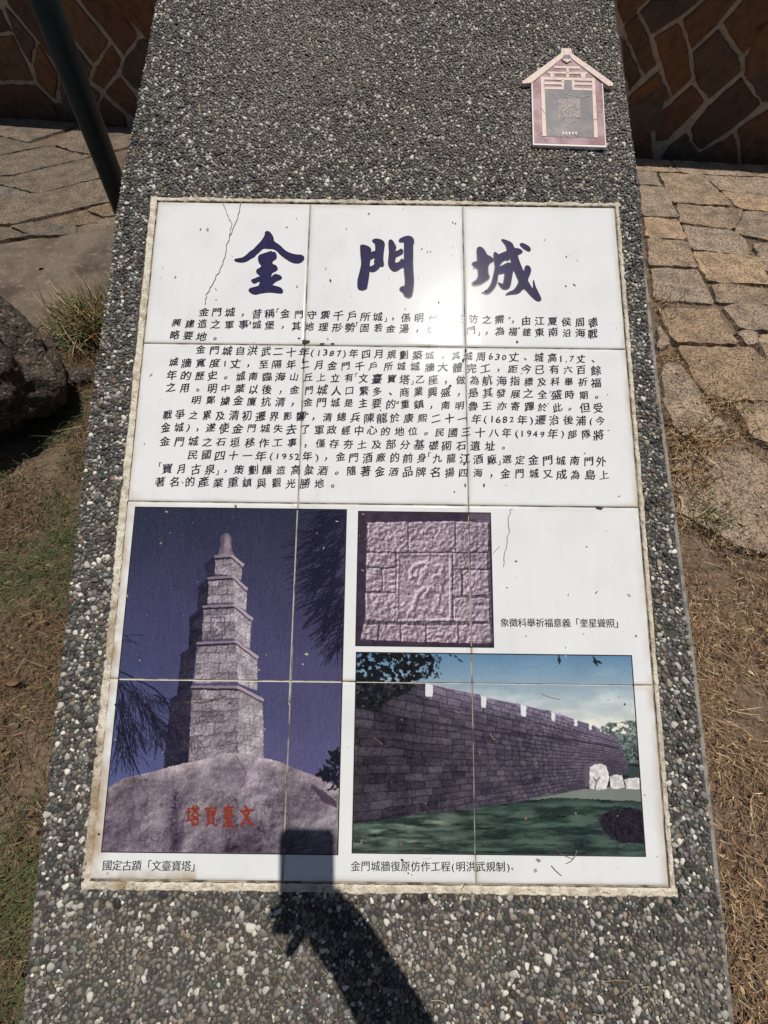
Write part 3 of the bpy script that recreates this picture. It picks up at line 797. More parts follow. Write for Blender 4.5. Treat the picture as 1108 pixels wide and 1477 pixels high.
class Print:
    """colours painted in photograph pixels, laid on a rectangle of the panel"""
    def __init__(s, corners, res):
        q = [face_uv(*c) for c in corners]
        s.u0 = (q[0][0] + q[3][0]) / 2; s.u1 = (q[1][0] + q[2][0]) / 2; s.v0 = (q[0][1] + q[1][1]) / 2; s.v1 = (q[2][1] + q[3][1]) / 2
        s.nu, s.nv = res
        s.U, s.V = np.meshgrid(np.linspace(s.u0, s.u1, s.nu), np.linspace(s.v0, s.v1, s.nv))
        s.q = [np.array(c, float) for c in corners]
        # picture-local coordinates follow the traced corners
        a = (s.U - s.u0) / (s.u1 - s.u0); b = (s.V - s.v0) / (s.v1 - s.v0)
        s.X, s.Y = face_px(s.U, s.V)
        s.a, s.b = a, b
        s.C = np.zeros(s.U.shape + (3,))
    def crop(s, sc, x0, y0):
        x, y = (s.X - x0) * sc, (s.Y - y0) * sc
        s.x = x + 5 * (fbm(x / 16, y / 16, 201, 3) - 0.5); s.y = y + 5 * (fbm(x / 16, y / 16, 202, 3) - 0.5)
    def put(s, m, c, k=1.0):
        m = m * k; s.C = s.C * (1 - m[..., None]) + np.asarray(c, float) * m[..., None]
    def poly(s, P, c, k=1.0): m = inside(s.x, s.y, P); s.put(m.astype(float), c, k); return m
    def line(s, P, w, c, k=1.0):
        P = np.array(P, float)
        for p, q in zip(P[:-1], P[1:]):
            lo = np.minimum(p, q) - w - 2; hi = np.maximum(p, q) + w + 2
            I = np.where((s.x > lo[0]) & (s.x < hi[0]) & (s.y > lo[1]) & (s.y < hi[1]))
            if not len(I[0]): continue
            x, y = s.x[I], s.y[I]; d = q - p
            t = np.clip(((x - p[0]) * d[0] + (y - p[1]) * d[1]) / (d @ d + 1e-9), 0, 1)
            ds = np.hypot(x - p[0] - t * d[0], y - p[1] - t * d[1])
            m = np.clip(w - ds + 0.8, 0, 1) * k
            s.C[I] = s.C[I] * (1 - m[:, None]) + np.asarray(c, float) * m[:, None]
    def grade(s):
        # sun-bleached ink: a little less saturated, uneven density
        c = s2l(s.C + (RNG.random(s.X.shape) - 0.5)[..., None] * 9)
        g = c.mean(-1, keepdims=True)
        f = 0.86 + 0.22 * (fbm(s.X / 60, s.Y / 60, 150, 4) - 0.5)[..., None]
        return (g + (c - g) * 0.90) * f

    def emit(s, name, label=None):
        i = np.arange(s.nu - 1)[None] + s.nu * np.arange(s.nv - 1)[:, None]
        F = np.stack([i, i + s.nu, i + 1 + s.nu, i + 1], -1).reshape(-1, 4)
        uc = s.U.ravel()[F].mean(1); vc = s.V.ravel()[F].mean(1) 
        jt = vc / 0.9955; it = uc / (1 + 0.0015 * jt)
        keep = (np.abs(it - np.round(it)) > GAP * 1.1) & (np.abs(jt - np.round(jt)) > GAP * 1.1)
        o = build(name, face(s.U, s.V, 0.0003).reshape(-1, 3), F[keep], M_PRINT, mon, np.clip(s.grade(), 0, 1).reshape(-1, 3))
        if label: o['label'] = label
        # thin black keyline around the picture
        mbx = MB(); w = 0.006
        for (a0, b0, a1, b1) in ((s.u0 - w, s.v0 - w, s.u1 + w, s.v0), (s.u0 - w, s.v1, s.u1 + w, s.v1 + w), (s.u0 - w, s.v0, s.u0, s.v1), (s.u1, s.v0, s.u1 + w, s.v1)):
            mbx.add(face(np.array([a0, a1, a1, a0]), np.array([b0, b0, b1, b1]), 0.0004), [[0, 3, 2, 1]])
        mbx.done('keyline', M_CAPINK, o, col=False)
        return o

def masonry(pr, P, base, seed, rows, var=26, rough=30, line_c=(70, 60, 78), joint=1.6, lx=70, shade=0):
    """stone texture inside polygon P whose first two points are its top edge and the next two its bottom edge (right, left)"""
    m = inside(pr.x, pr.y, P)
    I = np.where(m)
    if not len(I[0]): return
    x, y = pr.x[I], pr.y[I]
    stain = (fbm(x / 55, y / 38, seed + 40, 4) - 0.5) * 70
    x = x + 5 * (vnoise(x / 23, y / 17, seed) - 0.5); y = y + 5 * (vnoise(x / 31, y / 21, seed + 4) - 0.5)
    (x0, y0), (x1, y1), (x2, y2), (x3, y3) = [np.array(p, float) for p in P[:4]]
    s = np.clip((x - min(x0, x3)) / max(1, (max(x1, x2) - min(x0, x3))), 0, 1)
    yt = y0 + (y1 - y0) * s; yb = y3 + (y2 - y3) * s
    t = np.clip((y - yt) / np.maximum(1, yb - yt), 0, 0.999)
    row = np.floor(t * rows); xo = x / lx + row * 0.43 + seed * 0.37
    blk = np.floor(xo)
    tone = (_hash(blk, row, seed) - 0.5) * var
    nz = (fbm(x / 7, y / 7, seed + 1, 4) - fbm((x + 3) / 7, (y + 3) / 7, seed + 1, 4)) * rough * 4 + (fbm(x / 30, y / 30, seed + 5) - 0.5) * 40 + (RNG.random(len(x)) - 0.5) * rough
    fr = t * rows - row; fx = xo - blk
    hgt = np.maximum(1, (yb - yt)) / rows
    jn = np.clip(1 - np.minimum(fr, 1 - fr) * hgt / joint, 0, 1); jx = np.clip(1 - np.minimum(fx, 1 - fx) * lx / joint, 0, 1)
    j = np.maximum(jn, jx * 0.85) * np.clip(vnoise(x / 14, y / 14, seed + 8) * 1.5, 0.2, 1)
    c = np.array(base, float)[None] + (tone + nz + stain * (base[0] > 80))[:, None] * np.array([1, 0.95, 0.98])
    c = c * (1 - j[:, None]) + np.array(line_c, float) * j[:, None]
    pr.C[I] = c

# -------- picture 1: the pagoda on its boulder
P1 = Print([(196, 732), (498, 736), (488, 1230), (148, 1229)], (330, 520))
P1.crop(2.5475, 120, 700)
x, y = P1.x, P1.y
t = np.clip(y / 1100, 0, 1)[..., None]; tl = np.clip((x - 100) / 850, 0, 1)[..., None]
P1.C[:] = (1 - t) * np.array([44, 46, 66]) + t * (np.array([84, 92, 142]) * (1 - tl) + np.array([94, 88, 132]) * tl)
P1.C += (np.array([5, 1, 5]) * np.clip(1 - np.abs(t - 0.45) / 0.3, 0, 1)) + (RNG.random(x.shape + (1,)) - 0.5) * 14 + ((vnoise(x / 3, y / 40, 2) - 0.5) * 9)[..., None]
def needles(pr, x0, y0, n, ang, spread, L, c, seed, w=1.2, k=0.85):
    r = random.Random(seed)
    for _ in range(n):
        a = math.radians(ang + r.gauss(0, spread)); l = L * r.uniform(0.5, 1.1)
        xx, yy = x0 + r.gauss(0, 14), y0 + r.gauss(0, 14)
        mx, my = xx + math.cos(a) * l * 0.5, yy + math.sin(a) * l * 0.5
        a2 = a + math.radians(r.uniform(4, 22)) * (1 if math.cos(a) < 0 else 1)
        a2 = a + (math.pi / 2 - a) * 0.12
        pr.line([(xx, yy), (mx, my), (mx + math.cos(a2) * l * 0.5, my + math.sin(a2) * l * 0.5)], w, c, k)
r = random.Random(12)
for (bx, by, n_, an, L) in ((950,110,34,150,150),(900,110,26,140,110),(955,190,30,155,170),(940,260,30,158,200),(930,300,26,150,190),(950,350,34,150,190),(930,410,26,150,160),(960,430,30,140,150),(950,480,26,145,140),(965,520,24,130,130),(950,580,18,120,110),(880,190,26,150,130),(890,330,26,150,120)):
    needles(P1, bx, by, n_, an, 20, L, (30, 27, 48), by + bx, 1.1)
P1.line([(975, 90), (935, 260), (905, 420), (880, 560)], 3, (34, 28, 44)); P1.line([(965, 250), (900, 330), (850, 400)], 2, (34, 28, 44))
# tiers: front, right, left
TIERS = [
 ([(487,262),(545,258),(547,330),(485,330)], [(545,258),(587,293),(580,352),(547,332)], [(450,295),(487,262),(485,332),(452,342)], 2),
 ([(462,342),(552,335),(555,432),(458,435)], [(552,335),(602,380),(598,465),(555,432)], [(425,380),(462,342),(458,438),(420,460)], 3),
 ([(442,446),(556,440),(558,565),(438,568)], [(556,440),(620,490),(612,602),(558,566)], [(393,490),(442,446),(438,570),(388,605)], 4),
 ([(420,580),(562,575),(570,725),(408,728)], [(562,575),(640,632),(640,755),(570,728)], [(360,625),(420,580),(400,735),(345,775)], 4),
 ([(400,740),(572,742),(570,985),(388,1020)], [(572,742),(660,788),(664,1005),(570,990)], [(322,790),(400,740),(388,1020),(296,1040)], 6)]
for k, (f, rt, lf, rows) in enumerate(TIERS):
    masonry(P1, lf, (44, 39, 58), 300 + k, rows, 12, 10, (36, 32, 52))
    masonry(P1, f, (142, 130, 139), 310 + k, rows, 46, 30, (70, 58, 74), 3.0, 50 + 6 * k)
    masonry(P1, rt, (172, 163, 168), 320 + k, rows, 34, 26, (108, 96, 110), 2.6, 40)
    P1.line([lf[0], f[0]], 5, (44, 38, 60)); P1.line([f[0], f[1]], 4.5, (140, 124, 138)); P1.line([(f[0][0], f[0][1] + 8), (f[1][0], f[1][1] + 8)], 3.4, (44, 36, 50))
    P1.line([f[1], rt[1]], 5, (176, 158, 168)); P1.line([(f[1][0], f[1][1] + 8), (rt[1][0] - 4, rt[1][1] + 8)], 2.6, (84, 72, 90))
P1.line([(470,485),(520,485),(520,550),(470,550),(470,485)], 2, (96, 82, 100)); P1.line([(495,495),(482,515),(505,530),(490,545)], 2.5, (190, 170, 186))
fin = [(504,198),(510,184),(522,176),(534,178),(545,192),(544,215),(548,240),(556,257),(494,257),(503,242),(506,218)]
masonry(P1, [(494,177),(556,177),(556,257),(494,257)][:0] + fin, (150, 134, 146), 340, 3, 14, 20, (110, 96, 112))
P1.poly([(507,195),(515,180),(522,178),(516,250),(497,256),(507,240)], (86, 74, 92), 0.7)
rock = [(60,1125),(98,1105),(150,1075),(270,1050),(330,1030),(430,1010),(510,985),(570,982),(640,997),(720,1015),(780,1040),(860,1070),(960,1118),(960,1375),(50,1375)]
m = inside(x, y, rock)
emb = (fbm(x / 60, y / 60, 61, 6) - fbm((x + 5) / 60, (y + 6) / 60, 61, 6)) * 210
tone = np.stack([126 + 0 * x, 114 + 0 * x, 124 + 0 * x], -1) + (emb + (fbm(x / 90, y / 90, 62) - 0.5) * 70 + (RNG.random(x.shape) - 0.5) * 36)[..., None]
top_ = np.interp(x, [60, 98, 150, 270, 330, 430, 510, 570, 640, 720, 780, 860, 960], [1125, 1105, 1075, 1050, 1030, 1010, 985, 982, 997, 1015, 1040, 1070, 1118])
tone += np.array([48, 44, 40]) * (np.clip(1 - (y - top_) / 55, 0, 1) * np.clip(0.3 + 1.2 * vnoise(x / 50, y / 30, 68), 0, 1))[..., None] + np.array([26, 22, 24]) * np.clip(1 - np.hypot((x - 600) / 170, (y - 1090) / 90), 0, 1)[..., None]
tone -= np.array([40, 44, 36]) * np.clip((y - 1180 - 0.25 * np.abs(x - 620)) / 260, 0, 1)[..., None] + ((fbm(x / 45, y / 70, 66, 5) - 0.5) * 52)[..., None] * np.array([1, 1.05, 0.95])
tone -= np.array([30, 32, 28]) * np.clip((np.abs(fbm(x / 150, y / 210, 67, 5) - 0.5) < 0.006) * 1.0, 0, 1)[..., None]
tone -= np.array([52, 54, 46]) * (np.clip(1 - np.abs(x - 345 + (y - 1100) * 0.05) / 45, 0, 1) * np.clip((y - 1080) / 60, 0, 1))[..., None]
tone -= np.array([20, 26, 20]) * np.clip((160 - x) / 100, 0, 1)[..., None]
P1.C = np.where(m[..., None], tone, P1.C)
for q in ([(190,1085),(175,1130),(190,1180),(170,1240),(185,1290)], [(215,1090),(240,1150),(225,1200)], [(850,1100),(880,1150),(930,1175)], [(700,1060),(720,1120),(690,1180),(720,1220)], [(560,1000),(600,1060),(580,1110)], [(440,1250),(520,1240),(610,1255)], [(250,1250),(235,1290),(275,1310),(300,1270)]):
    P1.line(wiggle(q, 6, 6, int(q[0][0])), 1.5, (78, 62, 80), 0.55)
P1.poly([(840,1105),(880,1120),(930,1160),(935,1185),(880,1165)], (70, 50, 70), 0.75)
for (bx, by) in ((880,1065),(905,1075),(925,1085),(915,1010),(935,1000)):
    needles(P1, bx, by, 14, -60, 60, 26, (26, 26, 34), bx, 4.0, 0.9)
P1.line([(130,680),(200,715),(260,745),(300,780),(322,830)], 2.4, (30, 26, 40)); P1.line([(140,730),(220,800),(280,870),(330,890)], 2.2, (34, 29, 44))
for (bx, by, n_, an, L) in ((150,720,20,80,150),(190,760,26,75,150),(230,800,26,70,140),(260,860,24,60,120),(290,900,20,75,110),(140,800,26,85,170),(150,900,26,80,150),(180,880,24,70,130),(160,960,18,85,110),(270,780,14,40,60),(150,560,4,20,70),(330,890,10,60,70)):
    needles(P1, bx, by, n_, an, 22, L, (32, 29, 46), bx * 3 + by, 1.0)
P1.line([(370,795),(430,800),(480,790),(525,775)], 2.0, (92, 66, 60)); needles(P1, 400, 930, 20, 70, 40, 70, (86, 68, 80), 5, 1.0, 0.6)
# red characters, cut with strokes
P1.x, P1.y = (P1.X - 120) * 2.5475, (P1.Y - 700) * 2.5475
RED = (140, 50, 32)
def strokes(pr, ox, oy, sc, segs, w=4.6):
    w *= 1.08
    for s in segs: pr.line([(ox + a * sc, oy + b * sc) for a, b in s], w, RED, 0.95)
strokes(P1, 578, 1180, 0.46, [[(40,0),(52,18)], [(8,38),(96,30)], [(70,36),(50,90),(8,150)], [(28,50),(56,100),(100,150)]])
strokes(P1, 512, 1178, 0.5, [[(10,14),(75,10)],[(42,0),(42,28)],[(18,28),(70,28)],[(22,42),(66,42),(64,60),(24,60),(22,42)],[(6,72),(80,70)],[(18,90),(70,88)],[(44,90),(30,110),(62,108)],[(44,112),(44,148)],[(18,128),(70,126)],[(4,150),(84,148)]], 3.4)
strokes(P1, 447, 1178, 0.5, [[(44,0),(46,14)],[(8,18),(4,36)],[(8,18),(84,16),(80,34)],[(16,38),(40,38)],[(28,30),(28,62)],[(14,62),(42,60)],[(50,38),(76,36)],[(54,50),(74,50),(74,62),(54,62),(54,50)],[(24,74),(66,74),(66,122),(24,122),(24,74)],[(24,90),(66,90)],[(24,106),(66,106)],[(32,126),(10,150)],[(58,126),(82,148)]], 3.0)
strokes(P1, 378, 1176, 0.5, [[(4,50),(34,46)],[(20,20),(20,110)],[(2,116),(38,104)],[(40,24),(96,20)],[(56,6),(56,38)],[(80,4),(78,36)],[(68,40),(44,76)],[(68,42),(100,74)],[(56,84),(84,84)],[(48,102),(88,100),(86,140),(50,142),(48,102)]], 3.6)
P1.emit('photo_print', 'violet-tinted photo print of a stone pagoda on a boulder')

# -------- picture 2: carved stone relief
P2 = Print([(518, 739), (707, 740), (711, 932), (514, 931)], (210, 210))
P2.crop(2.3575, 490, 720)
x, y = P2.x, P2.y
P2.C[:] = np.array([62, 48, 66]) + ((fbm(x / 20, y / 20, 5) - 0.5) * 30)[..., None]
hm = fbm(x / 10, y / 10, 71, 4) * 19 * (1 - 0.35 * inside(x, y, [(202,192),(372,192),(372,404),(198,408)])) + fbm(x / 34, y / 34, 72, 3) * 8
def blob(P, h, soft=5.0):
    global hm
    m = inside(x, y, P).astype(float)
    hm = hm + m * h
BLK = [[(95,80),(230,78),(230,178),(95,178)],[(236,78),(390,76),(390,178),(236,178)],[(396,76),(505,80),(505,178),(396,178)],[(92,182),(188,184),(188,230),(92,228)],[(92,236),(142,236),(142,310),(90,312)],[(147,236),(190,236),(188,314),(147,312)],[(88,322),(190,320),(186,416),(90,410)],[(386,184),(440,184),(440,234),(386,234)],[(446,184),(500,184),(500,236),(446,234)],[(388,242),(412,242),(412,330),(386,330)],[(420,242),(505,242),(505,324),(420,326)],[(388,336),(508,336),(508,414),(388,414)],[(82,426),(130,426),(126,480),(70,472)],[(136,426),(205,428),(205,484),(134,482)],[(211,428),(290,430),(290,488),(211,484)],[(296,430),(400,428),(400,488),(296,488)],[(406,428),(512,424),(514,490),(406,490)],[(195,184),(380,184),(380,412),(190,416)]]
stone_m = np.zeros(x.shape, bool)
for B_ in BLK: blob(B_, 2.6); stone_m |= inside(x, y, B_)
blob([(202,192),(372,192),(372,404),(198,408)], -2.5)
def ridge(P, w, h):
    global hm
    P = np.array(P, float); d0 = np.full(x.shape, 1e9)
    for p, q in zip(P[:-1], P[1:]):
        d = q - p; t = np.clip(((x - p[0]) * d[0] + (y - p[1]) * d[1]) / (d @ d), 0, 1)
        d0 = np.minimum(d0, np.hypot(x - p[0] - t * d[0], y - p[1] - t * d[1]))
    hm = hm + 1.6 * h * np.clip((1.0 - (d0 + 4 * (vnoise(x / 6, y / 6, 15) - 0.5)) / w) * 2.2, 0, 1)
for P_, w_, h_ in (([(296,214),(276,216),(252,226),(238,244),(242,266)], 8, 5), ([(242,266),(262,258)], 6, 4), ([(300,228),(318,236)], 15, 5), ([(292,250),(312,262),(300,290)], 26, 4), ([(282,262),(270,285),(284,300)], 9, 3), ([(318,262),(340,256),(352,270)], 7, 4), ([(334,224),(348,230),(344,240)], 8, 5),
    ([(284,306),(264,318),(254,345),(248,372),(232,388),(250,392)], 9, 5), ([(300,310),(286,336),(300,352),(318,358),(326,380),(346,382)], 9, 5), ([(318,300),(338,320),(334,346)], 6, 4), ([(268,232),(262,246)], 4, 3), ([(330,276),(346,292),(342,312),(354,330)], 5, 3), ([(276,372),(292,380)], 6, 3), ([(216,215),(224,236),(214,260)], 4, 2), ([(210,300),(222,330),(214,360)], 4, 2)):
    ridge(P_, w_, h_)
sh = np.zeros(x.shape); sh[2:, 2:] = hm[:-2, :-2] - hm[2:, 2:]
tone = np.stack([156 + 0 * x, 138 + 0 * x, 150 + 0 * x], -1) - (np.clip(sh, -5, 4) * 13)[..., None] + ((fbm(x / 60, y / 60, 74) - 0.5) * 40 + (RNG.random(x.shape) - 0.5) * 30)[..., None]
tone = np.where(stone_m[..., None], tone, tone * 0.62)
outer = inside(x, y, [(92,78),(508,74),(520,492),(70,478),(86,420)])
P2.C = np.where(outer[..., None], tone, P2.C)
P2.poly([(440,40),(530,40),(530,120),(505,78),(445,76)], (132, 110, 130), 0.6)
P2.emit('photo_print', 'pinkish photo print of a carved stone relief in a block wall')

# -------- picture 3: the city wall
P3 = Print([(514, 943), (911, 945), (929, 1234), (510, 1229)], (440, 300))
P3.crop(2.3575, 490, 720)
x, y = P3.x, P3.y
t = np.clip((y - 525) / 260, 0, 1)[..., None]
P3.C[:] = (1 - t) * np.array([92, 136, 172]) + t * np.array([216, 216, 206])
P3.C += (np.clip((fbm(x / 130, y / 45, 81) - 0.45) * 3, 0, 1) * 40)[..., None] * np.array([1, 0.8, 0.55]) * np.clip(t * 1.4, 0, 1) + (RNG.random(x.shape + (1,)) - 0.5) * 10
m = inside(x, y, [(880,790),(892,770),(915,758),(945,762),(975,750),(1012,752),(1030,900),(985,925),(950,850)])
lf_ = fbm(x / 11, y / 11, 82, 3)
m = m & ((lf_ > 0.42) | (y > 800))
P3.C = np.where(m[..., None], np.array([92, 104, 100]) + ((vnoise(x / 5, y / 5, 86) - 0.5) * 90 + (lf_ - 0.5) * 120 + (y > 850) * -20)[..., None], P3.C)
lawn = y > 900
P3.C = np.where(lawn[..., None], np.array([38, 52, 48]) + ((fbm(x / 40, y / 8, 83) - 0.5) * 50 + (RNG.random(x.shape) - 0.5) * 22)[..., None], P3.C)
lit = np.clip((fbm(x / 60, y / 9, 85) - 0.36) * 3, 0, 1) * np.maximum(np.clip(1 - np.abs(y - 1108 + (x - 250) * 0.14) / 40, 0, 1), 0.8 * np.clip(1 - np.abs(y - 1165) / 45, 0, 1)) * np.clip((560 - x) / 250, 0.12, 1)
P3.put(lit, (158, 172, 152), 0.95)
P3.put(np.clip((fbm(x / 90, y / 14, 87) - 0.40) * 3.5, 0, 1) * np.clip((y - 1010) / 30, 0, 1), (92, 116, 102), 0.7)
P3.poly([(640,1022),(830,985),(985,975),(1030,975),(1030,1026),(900,1022),(760,1014)], (132, 138, 130), 0.9)
P3.poly([(975,905),(1030,915),(1030,950),(985,945)], (60, 72, 70), 0.9)
wallp = [(40,600),(58,622),(293,626),(290,668),(315,673),(318,632),(480,665),(482,705),(497,711),(500,675),(615,698),(617,735),(633,739),(635,705),(718,720),(720,752),(732,756),(732,728),(797,748),(798,770),(807,773),(808,750),(848,765),(850,782),(857,785),(858,768),(885,780),(888,792),(940,808),(955,830),(985,930),(930,945),(830,982),(640,1022),(465,1050),(200,1082),(30,1105)]
m = inside(x, y, wallp)
# perspective courses
vx, vy = 1180.0, 905.0
ang = (y - vy) / (vx - x)                       # lines through the vanishing point
rowf = ang * 35 + 40 + 0.25 * (vnoise(x / 60, y / 40, 3) - 0.5); row = np.floor(rowf); depth = 9000 / np.maximum(40, vx - x)
colf = depth * 1.55 + row * 0.47 + _hash(row, row * 0, 7); blk = np.floor(colf)
tone = (_hash(blk, row, 91) - 0.5) * 26 * np.clip((vx - x - 200) / 250, 0.25, 1) + (fbm(x / 8, y / 8, 92) - 0.5) * 40 + (RNG.random(x.shape) - 0.5) * 14
base = np.array([86, 78, 94])[None, None] * (0.70 + 0.45 * np.clip((x - 100) / 900, 0, 1) + 0.55 * np.clip(1 - (y - 640 - (x - 318) * 0.22) / 90, 0, 1) * (x > 300))[..., None]
fr = rowf - row; fx = colf - blk
jl = np.clip(1 - np.minimum(fr, 1 - fr) * (vx - x) / 35 / 2.2, 0, 1); jx = np.clip(1 - np.minimum(fx, 1 - fx) * (vx - x) ** 2 / 9000 / 1.55 / 1.8, 0, 1) * np.clip((vx - x - 250) / 250, 0, 1)
j = np.clip(np.maximum(jl, jx), 0, 1) * np.clip(0.35 + vnoise(x / 12, y / 6, 94), 0, 1)
tone = tone + (fbm(x / 70, y / 50, 99, 4) - 0.5) * 44
wc = (base + tone[..., None]) * (1 - 0.68 * j[..., None])
P3.C = np.where(m[..., None], wc, P3.C)
P3.line([(60,745),(300,760),(500,790),(700,806),(850,828),(950,845)], 3.2, (50, 42, 60), 0.7)
P3.line([(80,665),(300,700),(480,728),(700,770),(850,800),(945,828)], 2.0, (56, 48, 66), 0.6)
for q in ([(293,626),(317,633),(316,673),(290,668)], [(480,668),(500,676),(497,711),(482,706)], [(615,700),(634,706),(633,739),(617,735)], [(718,722),(731,729),(731,756),(720,752)], [(797,749),(808,751),(807,773),(798,770)], [(848,766),(857,769),(857,785),(850,782)], [(885,781),(890,784),(889,792),(886,791)]):
    P3.poly(q, (226, 228, 232))
for q in ([(318,630),(480,663)], [(500,673),(615,696)], [(635,703),(718,718)], [(733,726),(797,746)]): P3.line(q, 1.6, (190, 184, 196), 0.8)
P3.poly([(832,912),(848,897),(885,890),(865,985),(835,972)], (96, 88, 100))
for q in ([(850,912),(866,902),(890,898),(908,908),(916,945),(906,985),(872,988),(850,982)], [(918,945),(935,936),(960,940),(968,978),(940,986),(920,980)], [(968,955),(990,948),(1020,948),(1022,985),(975,985)]):
    mm = inside(x, y, q); P3.C = np.where(mm[..., None], np.array([226, 222, 220]) + ((fbm(x / 12, y / 12, 95) - 0.6) * 110)[..., None], P3.C)
P3.line([(868,985),(872,960),(862,945)], 1.5, (60, 60, 60)); P3.line([(872,960),(884,944)], 1.5, (60, 60, 60)); P3.poly([(765,978),(790,968),(830,975),(835,985),(780,992)], (70, 62, 74))
m = inside(x, y, [(880,1092),(900,1066),(935,1052),(985,1046),(1040,1062),(1050,1170),(950,1168),(905,1140)])
P3.C = np.where(m[..., None], np.array([40, 34, 44]) + ((fbm(x / 8, y / 8, 96) - 0.5) * 46)[..., None], P3.C)
fol = inside(x, y, [(40,515),(300,515),(325,545),(312,600),(270,612),(250,650),(205,668),(160,690),(120,712),(85,712),(40,690)])
leafy = fbm(x / 13, y / 13, 97, 3)
m = fol & (leafy > 0.40)
P3.C = np.where(m[..., None], np.array([24, 27, 30]) + ((vnoise(x / 5, y / 5, 98) - 0.5) * 26)[..., None], P3.C)
r = random.Random(2)
def leaf(pr, cx, cy, a, l, c):
    dx, dy = math.cos(a) * l, math.sin(a) * l; px, py = -dy * 0.35, dx * 0.35
    pr.poly([(cx - dx, cy - dy), (cx + px, cy + py), (cx + dx, cy + dy), (cx - px, cy - py)], c)
for k in range(120):
    leaf(P3, r.uniform(190, 345), r.uniform(525, 612), r.uniform(0, 3.14), r.uniform(5, 10), (26, 30, 32)) if True else None
for (cx, cy) in ((395,535),(405,545),(375,530),(412,550),(330,530),(345,545)): leaf(P3, cx, cy, 0.5, 8, (40, 44, 46))
leaf(P3, 746, 546, 1.5, 20, (36, 48, 44)); leaf(P3, 868, 550, 1.2, 20, (34, 46, 42)); leaf(P3, 882, 554, 0.5, 15, (34, 46, 42))
P3.emit('photo_print', 'photo print of a crenellated stone city wall above a lawn')

# ---- hairline cracks in the glaze
def ribbon(mbx, UV, w, n, c=None):
    Q = np.array(UV, float)
    t = np.gradient(Q, axis=0); t /= np.linalg.norm(t, axis=1)[:, None] + 1e-9
    nn = np.stack([-t[:, 1], t[:, 0]], 1) * (np.asarray(w)[:, None] if np.ndim(w) else w)
    k = len(Q)
    mbx.add(np.vstack([face(Q[:, 0] + nn[:, 0], Q[:, 1] + nn[:, 1], n), face(Q[:, 0] - nn[:, 0], Q[:, 1] - nn[:, 1], n)]), [[i, i + 1, k + i + 1, k + i] for i in range(k - 1)], c)
for k, (P, sc, x0, y0, w) in enumerate((([(408,22),(430,85),(450,125),(440,175)], 2.916, 180, 280, 0.0022), ([(490,22),(480,90),(455,150),(432,210),(425,265),(395,330),(365,385),(345,425),(338,465)], 2.916, 180, 280, 0.0030), ([(585,30),(572,65),(575,110),(568,160),(558,200),(556,230)], 2.3575, 490, 720, 0.0022), ([(545,160),(522,185)], 2.3575, 490, 720, 0.0018))):
    mbx = MB(); ribbon(mbx, [face_uv(*p) for p in crop(wiggle(P, 4, 3.0, k), sc, x0, y0)], w * 0.75, 0.0007)
    mbx.done('hairline_crack', M_CRACK, mon, col=False)

# ================================================================== HOUSE-SHAPED PLAQUE
def pq(x, y): return face_uv(740 + x / 6.925, 60 + y / 6.925)
PLQ = face(*np.array(pq(530, 700)), 0.0)
plq = empty('plaque', PLQ, 'small faded house-shaped plaque with cream roof and maroon walls, stuck on the dark pebbles', 'plaque')
def flat(name, P, n0, n1, m, parent=plq, holes=None):
    UV = np.array([pq(*p) for p in P]); k = len(UV)
    V = np.vstack([face(UV[:, 0], UV[:, 1], n1), face(UV[:, 0], UV[:, 1], n0)])
    F = [list(range(k))] + [[i, k + i, k + (i + 1) % k, (i + 1) % k] for i in range(k)]
    bm = bmesh.new(); vs = [bm.verts.new(v) for v in V]
    for f in F: bm.faces.new([vs[i] for i in f])
    bmesh.ops.recalc_face_normals(bm, faces=bm.faces); bmesh.ops.triangulate(bm, faces=[f for f in bm.faces if len(f.verts) > 4])
    bm.verts.index_update()
    V = np.array([v.co[:] for v in bm.verts]); F = [[v.index for v in f.verts] for f in bm.faces]; bm.free()
    return build(name, V, F, m, parent)
PN = 0.0055
flat('backing_board', [(172,440),(880,460),(914,1090),(188,1066)], 0.001, PN, M_PBOARD)
flat('wall_panel', [(184,455),(470,205),(580,205),(872,470),(904,1072),(200,1050)], PN, PN + 0.0003, M_PRED)
roof = flat('roof', [(75,448),(110,425),(463,165),(465,117),(562,117),(568,165),(960,445),(980,465),(975,488),(930,488),(555,210),(480,210),(170,458),(85,465)], 0.001, PN + 0.0012, M_PCREAM)
flat('gable_ornament', [(466,225),(490,185),(545,183),(572,222),(560,243),(520,268),(480,243)], PN + 0.0013, PN + 0.0016, M_PGREY, roof)
fl = flat('gable_flourish', [(478,246),(500,222),(515,236),(522,215),(530,236),(548,224),(572,248),(548,246),(524,262),(500,246)], PN + 0.0017, PN + 0.002, M_PCREAM, roof)
flat('dark_panel', [(300,520),(495,520),(495,425),(568,425),(568,520),(770,525),(785,1000),(305,985)], PN + 0.0003, PN + 0.0006, M_PGREY)
FRET = [[(262,398),(795,412),(797,440),(262,425)], [(262,425),(297,425),(318,985),(280,985)], [(768,440),(797,440),(828,1000),(790,1000)],
 [(297,450),(470,452),(470,475),(297,473)], [(297,497),(492,500),(492,524),(297,520)], [(468,425),(494,425),(492,500),(470,500)],
 [(592,455),(768,460),(768,480),(592,476)], [(572,508),(768,514),(768,535),(572,528)], [(570,425),(594,425),(594,512),(572,512)],
 [(398,290),(650,296),(650,318),(398,312)], [(330,345),(722,352),(722,372),(330,364)], [(516,312),(540,312),(540,402),(516,402)],
 [(352,366),(400,366),(392,402),(362,402)], [(655,372),(708,372),(700,410),(665,408)]]
for P in FRET: flat('fretwork', P, PN + 0.0007, PN + 0.001, M_PCREAM)
flat('flourish', [(455,945),(490,930),(600,930),(640,945),(632,975),(560,968),(530,995),(500,970),(470,1000),(458,985)], PN + 0.0007, PN + 0.0009, M_PGREY)
